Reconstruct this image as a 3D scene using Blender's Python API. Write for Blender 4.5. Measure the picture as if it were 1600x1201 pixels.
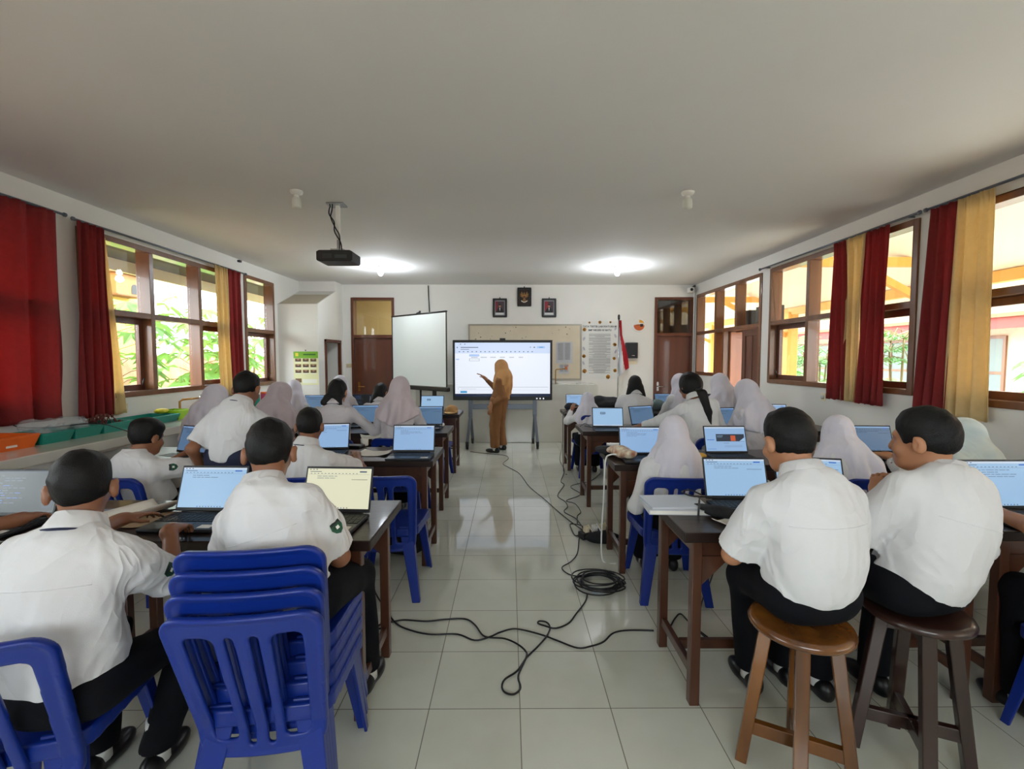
import bpy, bmesh, math, random
import numpy as np
from mathutils import Vector, Matrix
from mathutils.bvhtree import BVHTree

# ------------------------------------------------------------------ scene, camera, world, sun, exposure
for _o in list(bpy.data.objects):
    bpy.data.objects.remove(_o)
SC = bpy.context.scene
COL = SC.collection
FPX, CH = 725.0, 1.537
TH, YA = math.atan(39.5 / 725), math.atan(4 / 725)
cam_d = bpy.data.cameras.new('camera')
cam_d.sensor_width = 36
cam_d.lens = 36 * FPX / 1600
cam_d.clip_start = 0.02
cam = bpy.data.objects.new('camera', cam_d)
cam.location = (0, 0, CH)
cam.rotation_euler = (math.pi / 2 - TH, 0, -YA)
COL.objects.link(cam)
SC.camera = cam
SC.view_settings.view_transform = 'Standard'
SC.view_settings.look = 'None'
SC.view_settings.gamma = 1
SC.view_settings.use_curve_mapping = False
SC.view_settings.exposure = 0.45
WORLD_STRENGTH = 9.0
REAR_SKY = 0.0
w = bpy.data.worlds.new('sky')
SC.world = w
w.use_nodes = True
_n = w.node_tree.nodes
_l = w.node_tree.links
_n.clear()
_out = _n.new('ShaderNodeOutputWorld')
_bg = _n.new('ShaderNodeBackground')
_tc = _n.new('ShaderNodeTexCoord')
_sep = _n.new('ShaderNodeSeparateXYZ')
_rp = _n.new('ShaderNodeValToRGB')           # ground to sky
_rp.color_ramp.elements[0].position = 0.48
_rp.color_ramp.elements[0].color = (0.30, 0.28, 0.25, 1)
_rp.color_ramp.elements[1].position = 0.54
_rp.color_ramp.elements[1].color = (0.88, 0.96, 1.0, 1)
_m = _n.new('ShaderNodeMath')
_m.operation = 'MULTIPLY_ADD'
_m.inputs[1].default_value = 0.5
_m.inputs[2].default_value = 0.5
_r2 = _n.new('ShaderNodeValToRGB')           # added rear sky brightening for fill, left at no strength
_r2.color_ramp.elements[0].position = 0.08
_r2.color_ramp.elements[0].color = (1, 1, 1, 1)
_r2.color_ramp.elements[1].position = 0.42
_r2.color_ramp.elements[1].color = (0, 0, 0, 1)
_m2 = _n.new('ShaderNodeMath')
_m2.operation = 'MULTIPLY_ADD'
_m2.inputs[1].default_value = 0.5
_m2.inputs[2].default_value = 0.5
_m3 = _n.new('ShaderNodeMath')
_m3.operation = 'MULTIPLY_ADD'
_m3.inputs[1].default_value = REAR_SKY
_m3.inputs[2].default_value = WORLD_STRENGTH
_l.new(_tc.outputs['Generated'], _sep.inputs[0])
_l.new(_sep.outputs['Z'], _m.inputs[0])
_l.new(_m.outputs[0], _rp.inputs[0])
_l.new(_sep.outputs['Y'], _m2.inputs[0])
_l.new(_m2.outputs[0], _r2.inputs[0])
_l.new(_r2.outputs[0], _m3.inputs[0])
_l.new(_m3.outputs[0], _bg.inputs[1])
_l.new(_rp.outputs[0], _bg.inputs[0])
_l.new(_bg.outputs[0], _out.inputs[0])
sun_d = bpy.data.lights.new('sun', 'SUN')
sun_d.energy = 6.0
sun_d.angle = math.radians(3)
sun_d.color = (1.0, 0.95, 0.86)
sun = bpy.data.objects.new('sun', sun_d)
sun.rotation_euler = (0, math.radians(30), math.radians(12))   # high sun from the courtyard side
COL.objects.link(sun)


XL, XR, YF, YB, ZC = -3.92, 3.62, 9.1, -2.6, 2.98


def window_portal(loc, rot, sx, sy):
    """light portal in a window opening: only guides the sampling of the sky"""
    d = bpy.data.lights.new('sky_portal', 'AREA')
    d.shape = 'RECTANGLE'
    d.size, d.size_y = sx, sy
    d.cycles.is_portal = True
    o = bpy.data.objects.new('sky_portal', d)
    o.location = loc
    o.rotation_euler = rot
    COL.objects.link(o)


for _y, _s in ((2.73, 2.6), (5.5, 2.5), (7.36, .9), (-.2, 2.7)):
    window_portal((XL - .17, _y, 1.95), (0, math.radians(-90), 0), 1.6, _s)
for _y, _s in ((2.5, 2.8), (5.3, 2.4), (7.8, 2.3), (-.4, 2.5)):
    window_portal((XR + .17, _y, 1.97), (0, math.radians(90), 0), 1.6, _s)
window_portal((-.2, YB - .17, 1.97), (math.radians(90), 0, 0), 3.0, 1.0)

# ------------------------------------------------------------------ pixel helpers (room measured from the photograph's perspective)
_ct, _st = math.cos(TH), math.sin(TH)
_cy, _sy = math.cos(YA), math.sin(YA)


def ray(px, py):
    u, v = px - 800.0, py - 600.5
    F = FPX * _ct - v * _st
    D = v * _ct + FPX * _st
    return Vector((u * _cy + F * _sy, F * _cy - u * _sy, -D))


def PY(px, py, Y):
    r = ray(px, py)
    t = Y / r.y
    return Vector((r.x * t, Y, CH + r.z * t))


def PZ(px, py, Z):
    r = ray(px, py)
    t = (Z - CH) / r.z
    return Vector((r.x * t, r.y * t, Z))


def PX(px, py, X):
    r = ray(px, py)
    t = X / r.x
    return Vector((X, r.y * t, CH + r.z * t))


# ------------------------------------------------------------------ materials
def lin(c):
    if isinstance(c, str):
        c = c.lstrip('#')
        c = [int(c[i:i + 2], 16) / 255 for i in (0, 2, 4)]
    return tuple((x / 12.92 if x <= 0.04045 else ((x + 0.055) / 1.055) ** 2.4) for x in c[:3])


MATS = {}


def mat(name, color, rough=0.5, metal=0.0, spec=0.5, var=0.0, vscale=8.0, bump=0.0, bscale=40.0, stretch=(1, 1, 1),
        color2=None, coat=0.0, trans=0.0, sheen=0.0, sss=0.0, detail=3.0, fold=None):
    if name in MATS:
        return MATS[name]
    m = bpy.data.materials.new(name)
    m.use_nodes = True
    nt = m.node_tree
    b = nt.nodes['Principled BSDF']
    c = lin(color)
    b.inputs['Base Color'].default_value = (*c, 1)
    b.inputs['Roughness'].default_value = rough
    b.inputs['Metallic'].default_value = metal
    b.inputs['Specular IOR Level'].default_value = spec
    b.inputs['Coat Weight'].default_value = coat
    b.inputs['Coat Roughness'].default_value = 0.08
    b.inputs['Sheen Weight'].default_value = sheen
    if sss:
        b.inputs['Subsurface Weight'].default_value = sss
        b.inputs['Subsurface Radius'].default_value = (0.02, 0.008, 0.004)
    if var or bump or color2:
        tc = nt.nodes.new('ShaderNodeTexCoord')
        mp = nt.nodes.new('ShaderNodeMapping')
        mp.inputs['Scale'].default_value = stretch
        nt.links.new(tc.outputs['Object'], mp.inputs[0])
    if var or color2:
        nz = nt.nodes.new('ShaderNodeTexNoise')
        nz.inputs['Scale'].default_value = vscale
        nz.inputs['Detail'].default_value = detail
        nt.links.new(mp.outputs[0], nz.inputs[0])
        rp = nt.nodes.new('ShaderNodeValToRGB')
        rp.color_ramp.elements[0].position = 0.3
        rp.color_ramp.elements[1].position = 0.7
        c2 = lin(color2) if color2 else tuple(x * (1 - var) for x in c)
        rp.color_ramp.elements[0].color = (*c2, 1)
        rp.color_ramp.elements[1].color = (*c, 1)
        nt.links.new(nz.outputs[0], rp.inputs[0])
        nt.links.new(rp.outputs[0], b.inputs['Base Color'])
    if bump:
        nb = nt.nodes.new('ShaderNodeTexNoise')
        nb.inputs['Scale'].default_value = bscale
        nb.inputs['Detail'].default_value = 3
        nt.links.new(mp.outputs[0], nb.inputs[0])
        bp = nt.nodes.new('ShaderNodeBump')
        bp.inputs['Strength'].default_value = bump
        bp.inputs['Distance'].default_value = 0.01
        nt.links.new(nb.outputs[0], bp.inputs['Height'])
        nt.links.new(bp.outputs[0], b.inputs['Normal'])
    if fold:
        nf = nt.nodes.new('ShaderNodeTexNoise')
        nf.inputs['Scale'].default_value = fold[0]
        nf.inputs['Detail'].default_value = 2
        nf.inputs['Distortion'].default_value = 1.2
        mf = nt.nodes.new('ShaderNodeMapping')
        mf.inputs['Scale'].default_value = (1, 1, .45)
        nt.links.new(tc.outputs['Object'], mf.inputs[0])
        nt.links.new(mf.outputs[0], nf.inputs[0])
        s1 = nt.nodes.new('ShaderNodeMath'); s1.operation = 'SUBTRACT'; s1.inputs[1].default_value = .5
        a1 = nt.nodes.new('ShaderNodeMath'); a1.operation = 'ABSOLUTE'
        nt.links.new(nf.outputs[0], s1.inputs[0]); nt.links.new(s1.outputs[0], a1.inputs[0])
        b2 = nt.nodes.new('ShaderNodeBump')
        b2.inputs['Strength'].default_value = fold[1]
        b2.inputs['Distance'].default_value = 0.05
        b2.invert = True
        nt.links.new(a1.outputs[0], b2.inputs['Height'])
        if bump:
            nt.links.new(bp.outputs[0], b2.inputs['Normal'])
        nt.links.new(b2.outputs[0], b.inputs['Normal'])
    if trans:
        tl = nt.nodes.new('ShaderNodeBsdfTranslucent')
        tl.inputs[0].default_value = (*c, 1)
        mx = nt.nodes.new('ShaderNodeMixShader')
        mx.inputs[0].default_value = trans
        nt.links.new(b.outputs[0], mx.inputs[1])
        nt.links.new(tl.outputs[0], mx.inputs[2])
        nt.links.new(mx.outputs[0], nt.nodes['Material Output'].inputs[0])
    MATS[name] = m
    return m


def emit(name, color, strength=1.0):
    if name in MATS:
        return MATS[name]
    m = bpy.data.materials.new(name)
    m.use_nodes = True
    nt = m.node_tree
    b = nt.nodes['Principled BSDF']
    b.inputs['Base Color'].default_value = (0.01, 0.01, 0.01, 1)
    b.inputs['Roughness'].default_value = 0.25
    b.inputs['Emission Color'].default_value = (*lin(color), 1)
    b.inputs['Emission Strength'].default_value = strength * (0.69 if strength < 3 else 1)
    MATS[name] = m
    return m


def glass_mat(name, tint=(0.97, 0.985, 0.98), refl=1.0):
    m = bpy.data.materials.new(name)
    m.use_nodes = True
    nt = m.node_tree
    nt.nodes.clear()
    o = nt.nodes.new('ShaderNodeOutputMaterial')
    tr = nt.nodes.new('ShaderNodeBsdfTransparent')
    tr.inputs[0].default_value = (*tint, 1)
    gl = nt.nodes.new('ShaderNodeBsdfGlossy')
    gl.inputs['Roughness'].default_value = 0.01
    fr = nt.nodes.new('ShaderNodeLayerWeight')
    fr.inputs[0].default_value = 0.5
    pw = nt.nodes.new('ShaderNodeMath')
    pw.operation = 'POWER'
    pw.inputs[1].default_value = 4.0
    nt.links.new(fr.outputs['Facing'], pw.inputs[0])
    mu = nt.nodes.new('ShaderNodeMath')
    mu.operation = 'MULTIPLY_ADD'
    mu.inputs[1].default_value = 0.5 * refl
    mu.inputs[2].default_value = 0.04 * refl
    mu.use_clamp = True
    nt.links.new(pw.outputs[0], mu.inputs[0])
    mx = nt.nodes.new('ShaderNodeMixShader')
    nt.links.new(mu.outputs[0], mx.inputs[0])
    nt.links.new(tr.outputs[0], mx.inputs[1])
    nt.links.new(gl.outputs[0], mx.inputs[2])
    nt.links.new(mx.outputs[0], o.inputs[0])
    MATS[name] = m
    return m


def tile_mat(name, tile, x0, y0, c_tile, c_grout, gw=0.004, rough=0.06, axes=(0, 1)):
    m = bpy.data.materials.new(name)
    m.use_nodes = True
    nt = m.node_tree
    N, L = nt.nodes, nt.links
    b = N['Principled BSDF']
    tc = N.new('ShaderNodeTexCoord')
    sp = N.new('ShaderNodeSeparateXYZ')
    L.new(tc.outputs['Object'], sp.inputs[0])

    def line(axis, off):
        a = N.new('ShaderNodeMath'); a.operation = 'SUBTRACT'
        L.new(sp.outputs[axis], a.inputs[0]); a.inputs[1].default_value = off - tile * 200.5
        q = N.new('ShaderNodeMath'); q.operation = 'MODULO'
        L.new(a.outputs[0], q.inputs[0]); q.inputs[1].default_value = tile
        d = N.new('ShaderNodeMath'); d.operation = 'SUBTRACT'
        L.new(q.outputs[0], d.inputs[0]); d.inputs[1].default_value = tile / 2
        e = N.new('ShaderNodeMath'); e.operation = 'ABSOLUTE'
        L.new(d.outputs[0], e.inputs[0])
        g = N.new('ShaderNodeMath'); g.operation = 'LESS_THAN'
        L.new(e.outputs[0], g.inputs[0]); g.inputs[1].default_value = gw / 2
        fl = N.new('ShaderNodeMath'); fl.operation = 'FLOOR'
        dv = N.new('ShaderNodeMath'); dv.operation = 'DIVIDE'
        h = N.new('ShaderNodeMath'); h.operation = 'ADD'
        L.new(a.outputs[0], h.inputs[0]); h.inputs[1].default_value = tile / 2
        L.new(h.outputs[0], dv.inputs[0]); dv.inputs[1].default_value = tile
        L.new(dv.outputs[0], fl.inputs[0])
        return g, fl
    gx, fx = line(axes[0], x0)
    gy, fy = line(axes[1], y0)
    mx = N.new('ShaderNodeMath'); mx.operation = 'MAXIMUM'
    L.new(gx.outputs[0], mx.inputs[0]); L.new(gy.outputs[0], mx.inputs[1])
    cb = N.new('ShaderNodeCombineXYZ')
    L.new(fx.outputs[0], cb.inputs[0]); L.new(fy.outputs[0], cb.inputs[1])
    wn = N.new('ShaderNodeTexWhiteNoise')
    L.new(cb.outputs[0], wn.inputs[0])
    nz = N.new('ShaderNodeTexNoise')
    nz.inputs['Scale'].default_value = 5
    nz.inputs['Detail'].default_value = 5
    L.new(tc.outputs['Object'], nz.inputs[0])
    ad = N.new('ShaderNodeMath'); ad.operation = 'MULTIPLY_ADD'
    L.new(wn.outputs[0], ad.inputs[0]); ad.inputs[1].default_value = 0.5
    L.new(nz.outputs[0], ad.inputs[2])
    rp = N.new('ShaderNodeValToRGB')
    c = lin(c_tile)
    rp.color_ramp.elements[0].color = (c[0] * .88, c[1] * .89, c[2] * .86, 1)
    rp.color_ramp.elements[1].color = (*c, 1)
    rp.color_ramp.elements[0].position = 0.3
    L.new(ad.outputs[0], rp.inputs[0])
    mc = N.new('ShaderNodeMix'); mc.data_type = 'RGBA'
    L.new(mx.outputs[0], mc.inputs['Factor'])
    L.new(rp.outputs[0], mc.inputs['A'])
    mc.inputs['B'].default_value = (*lin(c_grout), 1)
    L.new(mc.outputs['Result'], b.inputs['Base Color'])
    rr = N.new('ShaderNodeMath'); rr.operation = 'MULTIPLY_ADD'
    L.new(mx.outputs[0], rr.inputs[0]); rr.inputs[1].default_value = 0.5; rr.inputs[2].default_value = rough
    L.new(rr.outputs[0], b.inputs['Roughness'])
    b.inputs['Specular IOR Level'].default_value = 0.6
    bp = N.new('ShaderNodeBump')
    bp.inputs['Strength'].default_value = 0.015
    bp.inputs['Distance'].default_value = 0.02
    n2 = N.new('ShaderNodeTexNoise'); n2.inputs['Scale'].default_value = 9
    L.new(tc.outputs['Object'], n2.inputs[0])
    L.new(n2.outputs[0], bp.inputs['Height'])
    L.new(bp.outputs[0], b.inputs['Normal'])
    MATS[name] = m
    return m


M = dict(
    wall=mat('wall_paint', '#ebe9e3', 0.75, var=0.05, vscale=1.3, bump=0.05, bscale=60),
    ceil=mat('ceiling_paint', '#ecebe9', 0.85, var=0.05, vscale=0.7, bump=0.04, bscale=30),
    wood=mat('frame_wood', '#80502f', 0.32, var=0.35, vscale=9, stretch=(1, 1, 0.12), coat=0.4),
    wood_dk=mat('door_wood', '#6a3822', 0.35, var=0.28, vscale=8, stretch=(1, 1, 0.1), coat=0.3),
    desk=mat('desk_varnish', '#2a1a15', 0.40, spec=0.3, var=0.45, vscale=10, stretch=(0.25, 1, 1), bump=0.14, bscale=35, coat=0.2),
    deskleg=mat('desk_leg_varnish', '#54301f', 0.35, var=0.35, vscale=12, stretch=(1, 1, 0.15), coat=0.3),
    stool=mat('stool_wood', '#85521f', 0.22, color2='#4a2a14', vscale=7, stretch=(1, 1, 0.15), bump=0.08, bscale=30, coat=0.6),
    stool_dk=mat('stool_dark_wood', '#351e17', 0.32, var=0.4, vscale=10, stretch=(1, 1, 0.15), bump=0.08, bscale=30, coat=0.4),
    blue=mat('blue_plastic', '#0e2c86', 0.33, spec=0.45, var=0.12, vscale=3),
    red=mat('red_curtain', '#a63e3e', 0.85, var=0.2, vscale=25, bump=0.08, bscale=200, trans=0.5),
    yellow=mat('yellow_curtain', '#ecd6a2', 0.8, var=0.12, vscale=25, bump=0.08, bscale=200, trans=0.45),
    black=mat('black_plastic', '#131316', 0.4),
    blacksoft=mat('black_cloth', '#15151a', 0.85, bump=0.2, bscale=90),
    laptop=mat('laptop_shell', '#1c1e24', 0.42),
    keys=mat('laptop_keys', '#0b0b0d', 0.5),
    grey=mat('grey_metal', '#6f7680', 0.35, metal=0.6),
    steel=mat('steel', '#b9bcbf', 0.25, metal=1.0),
    dkgrey=mat('dark_grey', '#34373b', 0.5),
    white=mat('white_plastic', '#ebebe6', 0.35),
    cream=mat('cream_paint', '#efe3c4', 0.7, var=0.06, vscale=2),
    ochre=mat('ochre_paint', '#e0a24a', 0.6, var=0.1, vscale=3),
    brass=mat('brass', '#b98a45', 0.3, metal=0.9),
    orange=mat('orange_plastic', '#ea6a1e', 0.35, var=0.05),
    teal=mat('teal_plastic', '#138a7a', 0.35, var=0.05),
    lime=mat('lime_plastic', '#9ed022', 0.35, var=0.05),
    yel=mat('yellow_plastic', '#e8d838', 0.4),
    paper=mat('paper', '#e9e6df', 0.8, var=0.04, vscale=6),
    floor=tile_mat('floor_tile', 0.4, 0.046, 2.364, '#d6d8cd', '#6d6a5c'),
    ctile=mat('counter_ceramic', '#d4d2c8', 0.12, var=0.06, vscale=4),
    led=emit('lamp_glow', '#eef4ff', 22.0),
    lampoff=mat('lamp_glass_off', '#d9dad2', 0.3),
    shirt=mat('white_shirt', '#d6d5d6', 0.8, var=0.04, vscale=5, bump=0.10, bscale=420, sheen=0.15, fold=(5.5, .9)),
    shirt_in=mat('grey_white_shirt', '#cbc6ca', 0.8, var=0.05, vscale=5, bump=0.10, bscale=420, sheen=0.15, fold=(5.5, .9)),
    hijab=mat('white_hijab', '#d2ced9', 0.8, var=0.04, vscale=6, bump=0.06, bscale=300, sheen=0.2, fold=(4.5, .75)),
    hijab_pink=mat('blush_hijab', '#c3b6bc', 0.8, var=0.06, vscale=6, bump=0.06, bscale=300, sheen=0.2, fold=(4.5, .75)),
    hijab_mint=mat('mint_white_hijab', '#cbd8d9', 0.8, var=0.04, vscale=6, bump=0.06, bscale=300, sheen=0.2, fold=(4.5, .75)),
    navy=mat('navy_trousers', '#07080f', 0.85, spec=0.2, var=0.2, vscale=8, bump=0.1, bscale=350),
    navy2=mat('blue_navy_trousers', '#161c3c', 0.8, var=0.2, vscale=8, bump=0.1, bscale=350),
    khaki=mat('brown_uniform', '#82552b', 0.75, var=0.16, vscale=5, bump=0.1, bscale=300, fold=(5, .4)),
    tanh=mat('tan_hijab', '#c08d56', 0.7, var=0.14, vscale=5, bump=0.1, bscale=250),
    skin=mat('skin', '#8d5d42', 0.5, var=0.10, vscale=14, bump=0.05, bscale=160, sss=0.05),
    skin_lt=mat('light_skin', '#b07a58', 0.5, var=0.08, vscale=14, bump=0.05, bscale=160, sss=0.05),
    hair=mat('black_hair', '#090808', 0.6, spec=0.3, var=0.3, vscale=60, bump=0.25, bscale=190),
    shoe=mat('black_shoe', '#0f0f11', 0.35),
    sock=mat('white_sock', '#d9d8d4', 0.85, bump=0.2, bscale=200),
    eye=mat('eye_white', '#e6e0d8', 0.2),
    badge=mat('green_badge', '#1c5a3c', 0.7, color2='#16332a', vscale=60),
    leaf=mat('leaf_green', '#7fb050', 0.5, color2='#5a963c', vscale=3, trans=0.3),
    leaf2=mat('leaf_deep_green', '#3f7a35', 0.5, color2='#76a84f', vscale=3, trans=0.3),
    stem=mat('plant_stem', '#7a6b44', 0.8),
    ground=mat('yard_ground', '#9a8a6a', 0.9, var=0.3, vscale=1.5),
    brickred=mat('brick_wall', '#d2a488', 0.9, color2='#bf8466', vscale=4),
    roof=mat('roof_tile', '#a5694c', 0.8, var=0.3, vscale=20, stretch=(1, 4, 1)),
    clear=mat('clear_bag', '#dfe5e8', 0.12),
)
M['clear'].node_tree.nodes['Principled BSDF'].inputs['Alpha'].default_value = 0.28
M['glass'] = glass_mat('window_glass')
M['glass_dark'] = glass_mat('door_glass', (0.9, 0.9, 0.88), 2.5)


# ------------------------------------------------------------------ mesh building
def rotz(a):
    return Matrix.Rotation(a, 3, 'Z')


class MB:
    def __init__(self):
        self.v, self.f, self.m, self.s = [], [], [], []

    def add(self, vs, fs, mi=0, smooth=False):
        n = len(self.v)
        self.v += [tuple(p) for p in vs]
        self.f += [tuple(i + n for i in q) for q in fs]
        self.m += [mi] * len(fs)
        self.s += [smooth] * len(fs)
        return self

    def box(self, c, s, R=None, mi=0, top=(1, 1)):
        c = Vector(c)
        vs = []
        for z in (-.5, .5):
            k = top if z > 0 else (1, 1)
            for x, y in ((-.5, -.5), (.5, -.5), (.5, .5), (-.5, .5)):
                p = Vector((x * s[0] * k[0], y * s[1] * k[1], z * s[2]))
                vs.append(c + (R @ p if R else p))
        return self.add(vs, [(3, 2, 1, 0), (4, 5, 6, 7), (0, 1, 5, 4), (1, 2, 6, 5), (2, 3, 7, 6), (3, 0, 4, 7)], mi)

    def box2(self, lo, hi, mi=0):
        lo, hi = Vector(lo), Vector(hi)
        return self.box((lo + hi) / 2, hi - lo, None, mi)

    def bar(self, a, b, w, h, mi=0, up=(0, 0, 1), w2=None, h2=None):
        a, b = Vector(a), Vector(b)
        d = (b - a).normalized()
        up = Vector(up)
        x = d.cross(up)
        if x.length < 1e-4:
            x = d.cross(Vector((0, 1, 0)))
        x.normalize()
        y = x.cross(d)
        vs = []
        for p, ww, hh in ((a, w, h), (b, w2 or w, h2 or h)):
            for i, j in ((-.5, -.5), (.5, -.5), (.5, .5), (-.5, .5)):
                vs.append(p + x * i * ww + y * j * hh)
        return self.add(vs, [(3, 2, 1, 0), (4, 5, 6, 7), (0, 1, 5, 4), (1, 2, 6, 5), (2, 3, 7, 6), (3, 0, 4, 7)], mi)

    def tube(self, pts, r, n=8, mi=0, cap=True, closed=False):
        pts = [Vector(p) for p in pts]
        rs = r if isinstance(r, (list, tuple)) else [r] * len(pts)
        vs, fs = [], []
        prev = None
        N = len(pts)
        for i, p in enumerate(pts):
            a = pts[i - 1] if (i > 0 or closed) else p
            b = pts[(i + 1) % N] if (i < N - 1 or closed) else p
            t = (b - a).normalized()
            if prev is None:
                prev = Vector((0, 0, 1)) if abs(t.z) < 0.9 else Vector((1, 0, 0))
            x = (prev - t * prev.dot(t))
            if x.length < 1e-5:
                x = t.orthogonal()
            x.normalize()
            prev = x
            y = t.cross(x)
            for k in range(n):
                an = 2 * math.pi * k / n
                vs.append(p + (x * math.cos(an) + y * math.sin(an)) * rs[i])
        M_ = N if closed else N - 1
        for i in range(M_):
            i2 = (i + 1) % N
            for k in range(n):
                k2 = (k + 1) % n
                fs.append((i * n + k, i * n + k2, i2 * n + k2, i2 * n + k))
        if cap and not closed:
            fs.append(tuple(range(n - 1, -1, -1)))
            fs.append(tuple((N - 1) * n + k for k in range(n)))
        return self.add(vs, fs, mi, True)

    def lathe(self, prof, n=24, c=(0, 0, 0), R=None, mi=0, sx=1, sy=1):
        c = Vector(c)
        vs, fs = [], []
        for r, z in prof:
            for k in range(n):
                a = 2 * math.pi * k / n
                p = Vector((r * sx * math.cos(a), r * sy * math.sin(a), z))
                vs.append(c + (R @ p if R else p))
        for i in range(len(prof) - 1):
            for k in range(n):
                k2 = (k + 1) % n
                fs.append((i * n + k, i * n + k2, (i + 1) * n + k2, (i + 1) * n + k))
        fs.append(tuple(range(n - 1, -1, -1)))
        fs.append(tuple((len(prof) - 1) * n + k for k in range(n)))
        return self.add(vs, fs, mi, True)

    def prism(self, poly, t, fn=lambda a, b, c: (a, b, c), mi=0):
        n = len(poly)
        vs = [fn(a, b, 0) for a, b in poly] + [fn(a, b, t) for a, b in poly]
        fs = [tuple(range(n - 1, -1, -1)), tuple(range(n, 2 * n))]
        fs += [(i, (i + 1) % n, n + (i + 1) % n, n + i) for i in range(n)]
        return self.add(vs, fs, mi)

    def grid(self, nu, nv, fn, mi=0, smooth=True, wrap=False):
        vs = [fn(i / nu, j / nv) for j in range(nv + 1) for i in range(nu + (0 if wrap else 1))]
        W = nu if wrap else nu + 1
        fs = []
        for j in range(nv):
            for i in range(nu):
                i2 = (i + 1) % W if wrap else i + 1
                fs.append((j * W + i, j * W + i2, (j + 1) * W + i2, (j + 1) * W + i))
        return self.add(vs, fs, mi, smooth)

    def ell(self, c, r, n=16, m=10, R=None, mi=0):
        c = Vector(c)

        def fn(u, v):
            a, b = 2 * math.pi * u, math.pi * (v - .5)
            p = Vector((r[0] * math.cos(a) * math.cos(b), r[1] * math.sin(a) * math.cos(b), r[2] * math.sin(b)))
            return c + (R @ p if R else p)
        return self.grid(n, m, fn, mi, True, wrap=True)

    def build(self, name, mats, parent=None, bevel=0.0, seg=2, loc=None, solid=0.0):
        if not isinstance(mats, (list, tuple)):
            mats = [mats]
        me = bpy.data.meshes.new(name)
        me.from_pydata([tuple(p) for p in self.v], [], self.f)
        for mm in mats:
            me.materials.append(mm)
        me.polygons.foreach_set('material_index', self.m)
        me.polygons.foreach_set('use_smooth', self.s)
        if bevel:
            bm = bmesh.new()
            bm.from_mesh(me)
            bmesh.ops.remove_doubles(bm, verts=bm.verts, dist=1e-6)
            es = [e for e in bm.edges if len(e.link_faces) == 2 and e.calc_face_angle(0) > 0.5]
            bmesh.ops.bevel(bm, geom=es, offset=bevel, segments=seg, profile=0.5, affect='EDGES', clamp_overlap=True)
            bm.to_mesh(me)
            bm.free()
        me.update()
        o = bpy.data.objects.new(name, me)
        COL.objects.link(o)
        if parent:
            o.parent = parent
        if loc is not None:
            o.location = loc
        if solid:
            md = o.modifiers.new('thickness', 'SOLIDIFY')
            md.thickness = solid
            md.offset = 0
        return o


def smooth_path(pts, n=6, closed=False):
    pts = [Vector(p) for p in pts]
    out = []
    N = len(pts)
    for i in range(N if closed else N - 1):
        if closed:
            p0, p1, p2, p3 = pts[i - 1], pts[i], pts[(i + 1) % N], pts[(i + 2) % N]
        else:
            p0, p1, p2, p3 = pts[max(i - 1, 0)], pts[i], pts[i + 1], pts[min(i + 2, N - 1)]
        for k in range(n):
            t = k / n
            out.append(0.5 * ((2 * p1) + (p2 - p0) * t + (2 * p0 - 5 * p1 + 4 * p2 - p3) * t * t + (3 * p1 - p0 - 3 * p2 + p3) * t ** 3))
    if not closed:
        out.append(pts[-1])
    return out


def thing(name, label, cat, loc=(0, 0, 0), rz=0.0, group=None):
    o = bpy.data.objects.new(name, None)
    o.empty_display_size = 0.1
    o.location = loc
    o.rotation_euler = (0, 0, rz)
    COL.objects.link(o)
    return tag(o, label, cat, group)


def tag(o, label, cat, group=None, kind=None):
    o['label'] = label
    o['category'] = cat
    if group:
        o['group'] = group
    if kind:
        o['kind'] = kind
    return o


def struct(o, label=None):
    o['kind'] = 'structure'
    if label:
        o['label'] = label
    return o


def copy_tree(o, parent=None):
    c = o.copy()
    COL.objects.link(c)
    if parent:
        c.parent = parent
    for ch in list(o.children):
        copy_tree(ch, c)
    return c


def text_mb(body, size, fn, mb, mi, align='CENTER', bold=0.0):
    """built-in font lettering turned into flat faces, placed by fn(x, y)"""
    cu = bpy.data.curves.new('lettering', 'FONT')
    cu.body = body
    cu.size = size
    cu.align_x = align
    cu.offset = bold
    cu.resolution_u = 2
    o = bpy.data.objects.new('lettering', cu)
    COL.objects.link(o)
    bpy.context.view_layer.update()
    me = bpy.data.meshes.new_from_object(o.evaluated_get(bpy.context.evaluated_depsgraph_get()))
    mb.add([fn(v.co.x, v.co.y) for v in me.vertices], [tuple(p.vertices) for p in me.polygons], mi)
    bpy.data.objects.remove(o)
    bpy.data.curves.remove(cu)
    bpy.data.meshes.remove(me)

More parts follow.
